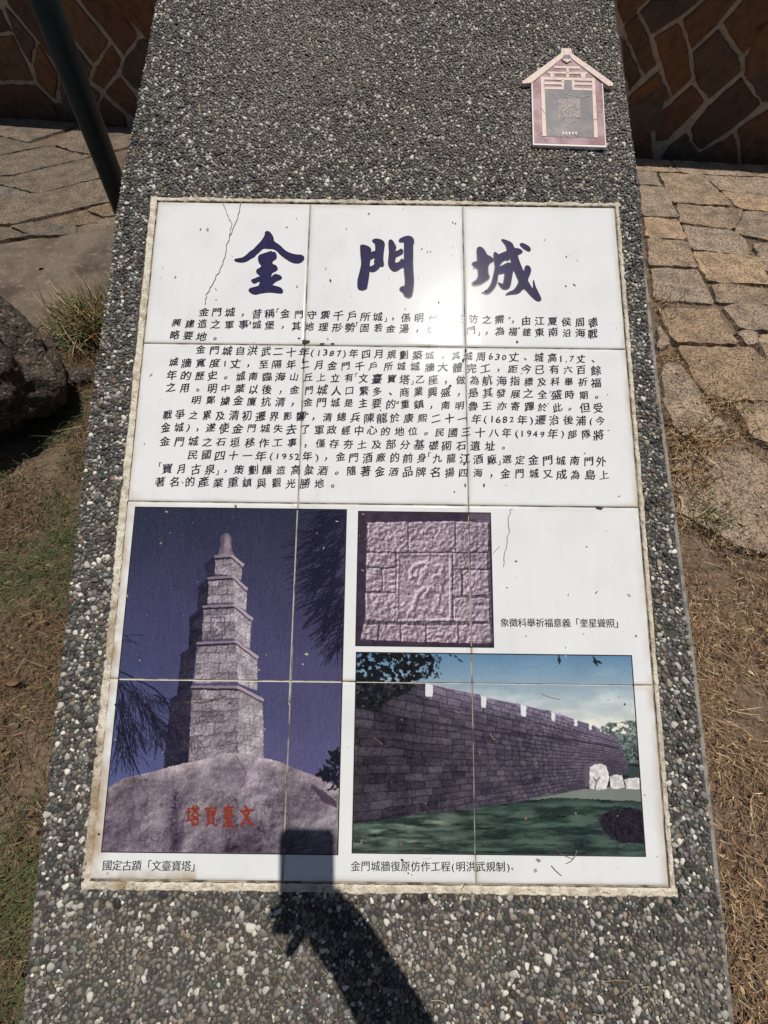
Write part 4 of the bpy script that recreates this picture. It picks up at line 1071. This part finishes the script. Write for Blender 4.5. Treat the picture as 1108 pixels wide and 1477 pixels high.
for k in range(5): flat('petal', [(470 + k * 32, 950 + 8 * (k % 2)), (484 + k * 32, 940), (496 + k * 32, 955), (482 + k * 32, 978)], PN + 0.001, PN + 0.0012, M_PCREAM)
# worn scratches
M_PSQ = mat('worn_print', (0.17, 0.145, 0.14), 0.5, noise=[(420, 4, (0.36, 0.29, 0.26), 0.46, 0.60)])
flat('worn_square', [(430,612),(652,616),(655,806),(432,802)], PN + 0.0007, PN + 0.0009, M_PSQ)
mbx = MB(); r = random.Random(21)
for k in range(46):
    x0_, y0_ = r.uniform(230, 860), r.uniform(470, 1040); a = r.uniform(0, 3.14); l = r.uniform(15, 110)
    P = [(x0_, y0_), (x0_ + math.cos(a) * l * .5 + r.uniform(-6, 6), y0_ + math.sin(a) * l * .5), (x0_ + math.cos(a) * l, y0_ + math.sin(a) * l)]
    P = [(min(880, max(205, px)), min(1045, max(470, py))) for px, py in P]
    ribbon(mbx, [pq(*p) for p in P], 0.0011, PN + 0.0014)
for k in range(60):
    x0_, y0_ = r.gauss(540, 62), r.gauss(710, 58); a = r.uniform(0, 3.14); l = r.uniform(5, 22)
    if abs(x0_ - 540) > 110 or abs(y0_ - 710) > 95: continue
    ribbon(mbx, [pq(x0_, y0_), pq(x0_ + math.cos(a) * l, y0_ + math.sin(a) * l)], 0.0014, PN + 0.0015)
mbx.done('scratches', M_SCR, plq, col=False)

# ================================================================== POST, ROCKS, GRASS
pb_ = CPOS + 0.00200 * ((171 - 554) * RX + (738.5 - 281) * UP + FPX * FW)
pt_ = CPOS + 0.00150 * ((64 - 554) * RX + (738.5 - 0) * UP + FPX * FW)
dd = (pt_ - pb_) / np.linalg.norm(pt_ - pb_)
bot = pb_ - dd * ((pb_[2] + 0.05) / dd[2]); top = pb_ + dd * ((1.75 - pb_[2]) / dd[2])
post = empty('post', (bot[0], bot[1], 0), 'leaning dark green painted steel post between the slab and the paving', 'post')
def tube(pa, pb, ra, rb, k=32, cap=True):
    d = (pb - pa) / np.linalg.norm(pb - pa); e = np.cross(d, [0, 1, 0.2]); e /= np.linalg.norm(e); g = np.cross(d, e)
    a = np.linspace(0, 2 * np.pi, k, endpoint=False)
    c = np.cos(a)[:, None] * e + np.sin(a)[:, None] * g
    V = np.vstack([pa + ra * c, pb + rb * c]); F = [[i, (i + 1) % k, k + (i + 1) % k, k + i] for i in range(k)]
    if cap: F += [list(range(k))[::-1], list(range(k, 2 * k))]
    return V, F
V, F = tube(bot, top, 0.030, 0.030); o = build('pole', V, F, M_POST, post)
o.data.polygons.foreach_set('use_smooth', [len(p.vertices) == 4 for p in o.data.polygons])
V, F = tube(top + dd * 0.001, top + dd * 0.02, 0.034, 0.028); build('cap', V, F, M_POST, post)
V, F = tube(np.array([bot[0], bot[1], -0.02]), np.array([bot[0], bot[1], 0.025]), 0.07, 0.06); build('concrete_footing', V, F, M_CONC, post)

def boulder(name, c, rad, mat_, seed, label, amp=0.25, rot=0.0, sub=5, squash=1.0):
    bm = bmesh.new(); bmesh.ops.create_icosphere(bm, subdivisions=sub, radius=1.0)
    V = np.array([v.co[:] for v in bm.verts]); F = np.array([[v.index for v in f.verts] for f in bm.faces]); bm.free()
    n1 = fbm(V[:, 0] * 1.4 + V[:, 2] * 0.9 + seed, V[:, 1] * 1.4 - V[:, 2] * 1.1 + seed * 2, seed, 3) - 0.5
    n2 = fbm(V[:, 0] * 5 + V[:, 2] * 3.5, V[:, 1] * 5 - V[:, 2] * 4.1, seed + 5, 4) - 0.5
    n3 = np.abs(fbm(V[:, 0] * 12 + V[:, 2] * 9, V[:, 1] * 12 - V[:, 2] * 8, seed + 8, 3) - 0.5)
    R = 1 + amp * 2 * n1 + amp * 0.7 * n2 - amp * 0.35 * n3
    P = V * R[:, None] * np.array(rad)
    ca, sa = math.cos(rot), math.sin(rot)
    P = np.stack([P[:, 0] * ca - P[:, 1] * sa, P[:, 0] * sa + P[:, 1] * ca, P[:, 2]], 1) + np.array(c)
    o = build(name, P, F, mat_, smooth=True, base=(c[0], c[1], 0))
    return tag(o, label, 'rock')
gp = ground_at(-60, 640)
boulder('boulder', (-1.455, 1.02, 0.225), (0.26, 0.28, 0.27), M_DROCK, 14, 'dark jagged boulder at the left edge, in front of the smooth flat rock', 0.34, 0.4, 6)
# smooth flat rock: a low dome over a traced outline
FLAT = [ground_at(x, y)[:2] for x, y in [(-60,362),(-12,360),(62,349),(80,355),(118,340),(165,334),(230,340),(235,420),(200,470),(150,492),(118,500),(85,510),(50,520),(-20,530),(-60,520)]]
FP = rough_ring(FLAT, 0.03, 0.006, 77); fc = FP.mean(0)
ringsV = []; nF = len(FP)
for k, s in enumerate(np.linspace(1, 0.02, 26)):
    Q = fc + (FP - fc) * s
    h = 0.075 * (1 - s ** 5) + 0.035 * (fbm(Q[:, 0] * 3.5, Q[:, 1] * 3.5, 88) - 0.45) * (1 - s ** 3) + 0.006 * (fbm(Q[:, 0] * 16, Q[:, 1] * 16, 89) - 0.5)
    ringsV.append(np.column_stack([Q, h if k else np.full(nF, -0.04)]))
V = np.vstack(ringsV); F = np.array([[k * nF + i, k * nF + (i + 1) % nF, (k + 1) * nF + (i + 1) % nF, (k + 1) * nF + i] for k in range(25) for i in range(nF)])
tag(build('flat_rock', V, F, M_ROCK, smooth=True, base=(fc[0], fc[1], 0)), 'smooth grey-brown flat rock between the left paving and the dark boulder', 'rock')
small = ground_at(120, 548)
boulder('stone', (small[0], small[1], 0.010), (0.055, 0.04, 0.035), M_DROCK, 31, 'small brown stone lying by the slab below the grass tuft', 0.25, 0.3, 4)

# ---- grass
STRAW = np.array([(0.36,0.225,0.115), (0.27,0.16,0.08), (0.18,0.10,0.05), (0.10,0.055,0.028), (0.52,0.38,0.22)])
GREEN = np.array([(0.055,0.085,0.022), (0.085,0.115,0.035), (0.12,0.135,0.05)])
def blades(P, L, W_, az, el, curl, rng, base_z=0.0):
    n = len(P); T = np.array([0, 0.33, 0.68, 1.0]); wt = np.array([0.8, 1.0, 0.75, 0.08])
    d = np.stack([np.cos(az), np.sin(az)], 1)
    turn = rng.normal(0, 0.38, n)
    pts = []
    for t, w in zip(T, wt):
        a = az + turn * t
        h = L * t * np.cos(el)
        x = P[:, 0] + np.cos(a) * h; y = P[:, 1] + np.sin(a) * h
        z = P[:, 2] + L * (t * np.sin(el) - curl * t * t)
        z = np.maximum(z, P[:, 2] + 0.001)
        c = np.stack([x, y, z], 1)
        roll = rng.uniform(-0.6, 0.6, n)
        s = np.stack([-np.sin(a) * np.cos(roll), np.cos(a) * np.cos(roll), np.sin(roll)], 1) * (W_ * w * 0.5)[:, None]
        pts += [c - s, c + s]
    V = np.stack(pts, 1).reshape(-1, 3)
    q = np.array([[0, 1, 3, 2], [2, 3, 5, 4], [4, 5, 7, 6]])
    F = (q[None] + (np.arange(n) * 8)[:, None, None]).reshape(-1, 4)
    return V, F
def on_stone(X, Y):
    m = np.zeros(len(X), bool)
    for P in used: m |= inside(X, Y, P)
    return m
def grass_field(n):
    rng = np.random.default_rng(17)
    X = rng.uniform(-2.3, 2.4, n * 3); Y = rng.uniform(-0.95, 2.4, n * 3)
    s_ = np.clip((Y + 0.45) / 2.2, 0, 1)
    keep = (np.abs(X) > 0.40)
    lim = np.where(X > 0, 1.32 + 0.12 * (fbm(X * 6, Y * 6, 7) - 0.5) * 2, 1.42 + 0.05 * np.sin(X * 9))
    dens = np.where(Y < lim, 1.0, np.where(X > 0, 0.16 * (Y < 2.3), 0.0))
    dens = dens * np.clip((fbm(X * 5, Y * 5, 9) - 0.25) * 2.6, 0.12, 1)
    far = np.clip(1.6 - np.abs(X) * 0.45, 0.25, 1)
    keep &= rng.random(len(X)) < dens * far
    st = on_stone(X, Y)
    keep &= ~st | (rng.random(len(X)) < 0.07 * (Y < 1.55))
    keep &= ~inside(X, Y, FLAT)
    X, Y = X[keep][:n], Y[keep][:n]
    k = len(X)
    clump = fbm(X * 9, Y * 9, 21)
    az = fbm(X * 2.5, Y * 2.5, 23) * 9 + rng.normal(0, 1.1, k)
    el = np.abs(rng.normal(0.22, 0.25, k)) + 0.03
    L = rng.uniform(0.010, 0.040, k) * (0.7 + 0.6 * clump)
    W_ = rng.uniform(0.0009, 0.0023, k)
    lng = rng.random(k) < 0.04; L[lng] *= 2.2
    onst = on_stone(X, Y)
    P = np.stack([X, Y, np.where(onst, 0.016, -0.004) + rng.uniform(0, 0.018, k) * ~onst], 1)
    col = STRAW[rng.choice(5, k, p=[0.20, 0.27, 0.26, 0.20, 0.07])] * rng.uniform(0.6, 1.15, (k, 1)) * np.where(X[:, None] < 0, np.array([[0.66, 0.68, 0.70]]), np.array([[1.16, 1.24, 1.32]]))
    gm = fbm(X * 3.2, Y * 3.2, 33)
    lit_ = rng.random(k) < 0.035; L[lit_] = rng.uniform(0.008, 0.022, lit_.sum()); W_[lit_] = rng.uniform(0.004, 0.009, lit_.sum())
    green = (rng.random(k) < np.where(X < 0, np.clip((gm - 0.46) * 5, 0.12, 0.85), np.clip((gm - 0.66) * 5, 0.0, 0.6)))
    col[green] = GREEN[rng.integers(0, 3, green.sum())] * rng.uniform(0.55, 1.0, (green.sum(), 1))
    el[green] += 0.35
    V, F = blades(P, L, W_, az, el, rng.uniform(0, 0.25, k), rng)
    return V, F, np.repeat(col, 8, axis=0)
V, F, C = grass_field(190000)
GV, GF, GC = [V], [F], [C]
GTAG = lambda: tag(build('dry_grass', np.vstack(GV), np.vstack(GF), M_GRASS, None, np.vstack(GC)), 'dry straw-brown grass with green patches covering the ground on both sides of the slab', 'grass', kind='stuff')

def tuft(c, n, spread, L, seed, label, greenish=0.5, name='grass_tuft', lean=(0, 0)):
    rng = np.random.default_rng(seed)
    P = np.column_stack([c[0] + rng.normal(0, spread, n), c[1] + rng.normal(0, spread, n), np.full(n, c[2])])
    az = rng.uniform(0, 6.283, n); el = rng.uniform(0.35, 1.45, n)
    Ls = L * rng.uniform(0.45, 1.1, n); Ws = rng.uniform(0.0022, 0.0045, n)
    col = STRAW[rng.choice(5, n, p=[0.34, 0.2, 0.1, 0.06, 0.3])] * rng.uniform(0.7, 1.1, (n, 1))
    g = rng.random(n) < greenish
    col[g] = (GREEN[rng.integers(0, 3, g.sum())]) * rng.uniform(0.9, 1.5, (g.sum(), 1))
    V, F = blades(P, Ls, Ws, az, el, rng.uniform(0.05, 0.45, n), rng)
    if label is None:
        GF.append(F + sum(len(q) for q in GV)); GV.append(V); GC.append(np.repeat(col, 8, axis=0)); return
    return tag(build(name, V, F, M_GRASS, None, np.repeat(col, 8, axis=0), base=(c[0], c[1], 0)), label, 'grass')
g_ = ground_at(140, 478)
tuft((g_[0], g_[1], 0.03), 700, 0.06, 0.21, 3, 'bushy yellow-green grass tuft against the left edge of the slab', 0.42)
g_ = ground_at(1022, 752)
tuft((g_[0], g_[1], 0.0), 130, 0.035, 0.08, 4, 'small green grass tuft by the right edge of the slab', 0.85)
for k, (px, py, n_) in enumerate(((1005, 640, 260), (990, 690, 160), (945, 445, 60), (1038, 590, 130))):
    g_ = ground_at(px, py)
    tuft((g_[0], g_[1], 0.012), n_, 0.05, 0.07, 10 + k, None, 0.06)
GTAG()

# ---- a dead leaf in the grass on the left
g_ = ground_at(32, 985)
mbx = MB(); a = np.linspace(-1, 1, 13)
L_, Wd = 0.022, 0.009
up_ = np.stack([g_[0] + a * L_, g_[1] + Wd * (1 - a ** 2), 0.03 + 0.006 * a ** 2], 1); dn_ = np.stack([g_[0] + a * L_, g_[1] - Wd * (1 - a ** 2), 0.028 + 0.008 * a ** 2], 1)
md_ = np.stack([g_[0] + a * L_, g_[1] + 0 * a, 0.022 + 0.01 * a ** 2], 1)
k = 13
mbx.add(np.vstack([up_, md_, dn_]), [[i, k + i, k + i + 1, i + 1] for i in range(k - 1)] + [[k + i, 2 * k + i, 2 * k + i + 1, k + i + 1] for i in range(k - 1)])
tag(mbx.done('leaf', M_LEAF, col=False, base=(g_[0], g_[1], 0.02)), 'single curled orange-brown dead leaf in the grass left of the slab', 'leaf')

# ---- flecks and bits of straw lying on the slab
rng = np.random.default_rng(29); mbx = MB(); r = random.Random(29)
for k in range(420):
    u, v = r.uniform(0.03, 2.97), r.uniform(0.03, 3.95)
    if v < 2 and r.random() < 0.45: continue
    s = r.choice([0.003, 0.004, 0.005, 0.008, 0.011]) * r.uniform(0.6, 1.2); a = r.uniform(0, 6.28); e = r.uniform(0.25, 0.8)
    m = r.randint(5, 7)
    A = [a + 6.283 * i / m for i in range(m)]
    Q = [(u + s * math.cos(t) * r.uniform(0.6, 1.2) * math.cos(a) - s * e * math.sin(t) * math.sin(a), v + s * math.cos(t) * math.sin(a) + s * e * math.sin(t) * math.cos(a) * r.uniform(0.6, 1.2)) for t in A]
    c = r.choice([(0.03,0.026,0.022), (0.06,0.05,0.04), (0.02,0.018,0.016), (0.16,0.12,0.08), (0.3,0.24,0.16)])
    if r.random() < 0.25: c = (0.36, 0.34, 0.32)
    Q = np.array(Q); mbx.add(face(Q[:, 0], Q[:, 1], 0.0009), [list(range(m))[::-1]], c)
for k in range(46):
    lowp = r.random() < 0.85
    u = r.uniform(0.1, 2.95); v = r.uniform(3.85, 4.6) if lowp else r.uniform(2.0, 3.95)
    L_ = r.uniform(0.03, 0.13); a = r.uniform(0, 6.28); b = r.gauss(0, 0.6)
    Q = [(u, v)]
    for i in range(6): Q.append((Q[-1][0] + L_ / 6 * math.cos(a + b * i / 6), Q[-1][1] + L_ / 6 * math.sin(a + b * i / 6)))
    c = np.array(r.choice([(0.34,0.25,0.13), (0.25,0.18,0.1), (0.45,0.37,0.24), (0.12,0.09,0.06)]))
    ribbon(mbx, Q, r.uniform(0.0009, 0.0020), 0.0012 if v < 3.98 else 0.0048, c)
for (px, py, s) in ((441,493,0.03),(465,496,0.02),(480,496,0.013),(438,520,0.018),(432,488,0.012),(668,520,0.016),(672,505,0.012),(671,700,0.012),(698,700,0.012),(864,733,0.03),(674,742,0.016),(682,750,0.02)):
    u, v = face_uv(px, py); A = np.linspace(0, 6.283, 11, endpoint=False)
    R_ = s * np.array([r.uniform(0.5, 1.1) for _ in A]); e = r.uniform(0.3, 0.7) if py < 500 or py > 700 else 1.6
    if py > 700 or (px in (465, 480)): e = 0.35
    mbx.add(face(u + R_ * np.cos(A) * (1 if e < 1 else 0.5), v + R_ * np.sin(A) * (e if e < 1 else 1), 0.0010), [list(range(11))[::-1]], (0.03, 0.03, 0.02))
tag(mbx.done('dirt_flecks', M_DEB), 'dark flecks, specks and bits of straw scattered over the tile panel', 'debris', kind='stuff')

# ================================================================== PHOTOGRAPHER (outside the frame; only the shadow of arm and phone falls in)
def back(x, y, q):
    """point on the plane q metres in front (-: behind) of the lens whose shadow falls on photograph pixel x, y of the slab"""
    u, v = face_uv(x, y); P = face(u, v)
    t = (q - FW @ (P - CPOS)) / (FW @ -D)
    return P - t * D
def local(a, b, c): return CPOS + RX * a + UP * b + FW * c
ph = empty('phone', local(0.003, -0.05, -0.018), 'dark smartphone held up by the photographer to take the picture', 'phone')
def rbox(a0, a1, b0, b1, c0, c1, rad):
    pts = []
    for cx, cy, s in ((a1 - rad, b1 - rad, 0), (a0 + rad, b1 - rad, 90), (a0 + rad, b0 + rad, 180), (a1 - rad, b0 + rad, 270)):
        for i in range(7):
            t = math.radians(s + 15 * i); pts.append((cx + rad * math.cos(t), cy + rad * math.sin(t)))
    k = len(pts)
    V = np.array([local(x_, y_, c0) for x_, y_ in pts] + [local(x_, y_, c1) for x_, y_ in pts])
    return V, [list(range(k)), list(range(k, 2 * k))[::-1]] + [[i, k + i, k + (i + 1) % k, (i + 1) % k] for i in range(k)]
V, F = rbox(-0.0325, 0.0380, -0.104, 0.0268, -0.0200, -0.0120, 0.010); build('case', V, F, M_PHONE, ph)
V, F = rbox(-0.030, 0.0355, -0.101, 0.024, -0.0206, -0.0201, 0.008); build('screen', V, F, M_GLASS, ph)

def skin_mesh(joints, edges, sub=2):
    """joints: list of (xyz, radius); grown with a Skin modifier, returned as plain arrays"""
    me = bpy.data.meshes.new('skeleton'); me.from_pydata([tuple(j[0]) for j in joints], edges, [])
    o = bpy.data.objects.new('skeleton', me); COL.objects.link(o)
    md = o.modifiers.new('skin', 'SKIN'); md.use_smooth_shade = True
    for k, j in enumerate(joints):
        sv = me.skin_vertices[0].data[k]
        rr = j[1] if isinstance(j[1], tuple) else (j[1], j[1]); sv.radius = rr; sv.use_root = (k == 0)
    s = o.modifiers.new('sub', 'SUBSURF'); s.levels = sub; s.render_levels = sub
    bpy.context.view_layer.update()
    m2 = bpy.data.meshes.new_from_object(o.evaluated_get(bpy.context.evaluated_depsgraph_get()))
    V = np.array([v.co[:] for v in m2.vertices]); F = [list(p.vertices) for p in m2.polygons]
    bpy.data.objects.remove(o); bpy.data.meshes.remove(me); bpy.data.meshes.remove(m2)
    return V, F
per = empty('person', (0.10, -0.72, 0.0), 'photographer in dark shirt and trousers holding up the phone over the slab', 'person')
wr = back(508, 1371, -0.020); palm = back(474, 1330, -0.027); palm2 = back(450, 1312, -0.028)
el_ = back(590, 1530, -0.045) + np.array([0.02, -0.02, -0.02]); fore = (wr * 0.45 + el_ * 0.55)
sh_r = np.array([0.25, -0.60, 1.34])
J = [((0.10,-0.74,0.93), (0.14,0.10)), ((0.10,-0.73,1.10), (0.125,0.09)), ((0.10,-0.70,1.27), (0.15,0.10)), ((0.10,-0.68,1.40), (0.085,0.07)), ((0.10,-0.66,1.47), 0.05), ((0.10,-0.62,1.55), (0.07,0.085)), ((0.10,-0.61,1.64), (0.072,0.09)), ((0.10,-0.62,1.70), (0.05,0.06)),
     (sh_r, 0.055), ((sh_r + el_) / 2, 0.046), (el_, 0.042), (fore, 0.041), (wr, (0.037, 0.028)), (palm, (0.039, 0.02)), (palm2, (0.029, 0.015)),
     ((-0.05,-0.70,1.36), 0.055), ((-0.12,-0.72,1.12), 0.043), ((-0.10,-0.62,0.93), 0.036), ((-0.09,-0.58,0.80), 0.026), ((-0.09,-0.57,0.72), (0.034,0.016)),
     ((0.19,-0.75,0.88), 0.085), ((0.20,-0.73,0.50), 0.058), ((0.20,-0.76,0.10), 0.040), ((0.20,-0.66,0.045), (0.035,0.03)),
     ((0.01,-0.75,0.88), 0.085), ((0.00,-0.73,0.50), 0.058), ((0.00,-0.76,0.10), 0.040), ((0.00,-0.66,0.045), (0.035,0.03)), ((0.10,-0.515,1.60), 0.014)]
E_ = [(0,1),(1,2),(2,3),(3,4),(4,5),(5,6),(6,7),(3,8),(8,9),(9,10),(10,11),(11,12),(12,13),(13,14),(3,15),(15,16),(16,17),(17,18),(18,19),(0,20),(20,21),(21,22),(22,23),(0,24),(24,25),(25,26),(26,27),(5,28)]
# four unequal fingers around the phone's left edge, thumb along its right edge
FING = [((462,1300),(428,1298),(404,1300),0.0088), ((458,1314),(420,1310),(387,1320),0.0088), ((456,1330),(418,1334),(392,1340),0.0088), ((447,1330),(432,1350),(414,1378),0.0085)]
V, F = skin_mesh(J, E_)
def add_chain(ch):
    global V, F
    v2, f2 = skin_mesh(ch, [(0, 1), (1, 2)])
    F = F + [[i + len(V) for i in f] for f in f2]; V = np.vstack([V, v2])
for (a_, b_, c_, rr) in FING:
    add_chain([(back(*a_, -0.029), rr * 1.1), (back(*b_, -0.030), rr), (back(*c_, -0.024), rr * 0.85)])
add_chain([(back(497, 1324, -0.028), 0.013), (back(490, 1302, -0.024), 0.010), (back(481, 1285, -0.027), 0.008)])
build('body', V, F, M_SKIN, per, smooth=True)
V, F = skin_mesh([((0.10,-0.74,0.88), (0.165,0.125)), ((0.10,-0.73,1.10), (0.15,0.11)), ((0.10,-0.70,1.28), (0.17,0.12)), ((0.10,-0.68,1.39), (0.11,0.09)), (sh_r, 0.072), ((sh_r * 0.55 + el_ * 0.45), 0.062), ((-0.05,-0.70,1.36), 0.072), ((-0.10,-0.715,1.20), 0.06)], [(0,1),(1,2),(2,3),(3,4),(4,5),(3,6),(6,7)]); build('shirt', V, F, M_SHIRT, per, smooth=True)
V, F = skin_mesh([((0.10,-0.745,0.95), (0.155,0.12)), ((0.19,-0.75,0.84), 0.10), ((0.20,-0.73,0.50), 0.075), ((0.20,-0.76,0.09), 0.062), ((0.01,-0.75,0.84), 0.10), ((0.00,-0.73,0.50), 0.075), ((0.00,-0.76,0.09), 0.062)], [(0,1),(1,2),(2,3),(0,4),(4,5),(5,6)]); build('trousers', V, F, M_TROUS, per, smooth=True)
V, F = skin_mesh([((0.10,-0.66,1.60), (0.075,0.075)), ((0.10,-0.655,1.68), (0.085,0.085)), ((0.10,-0.62,1.735), (0.07,0.07))], [(0,1),(1,2)]); build('hair', V, F, M_HAIR, per, smooth=True)
for sx in (0.20, 0.0):
    V, F = skin_mesh([((sx,-0.79,0.035), (0.042,0.035)), ((sx,-0.70,0.035), (0.046,0.032)), ((sx,-0.59,0.028), (0.044,0.026))], [(0,1),(1,2)]); build('shoe', V, F, M_SHOE, per, smooth=True)
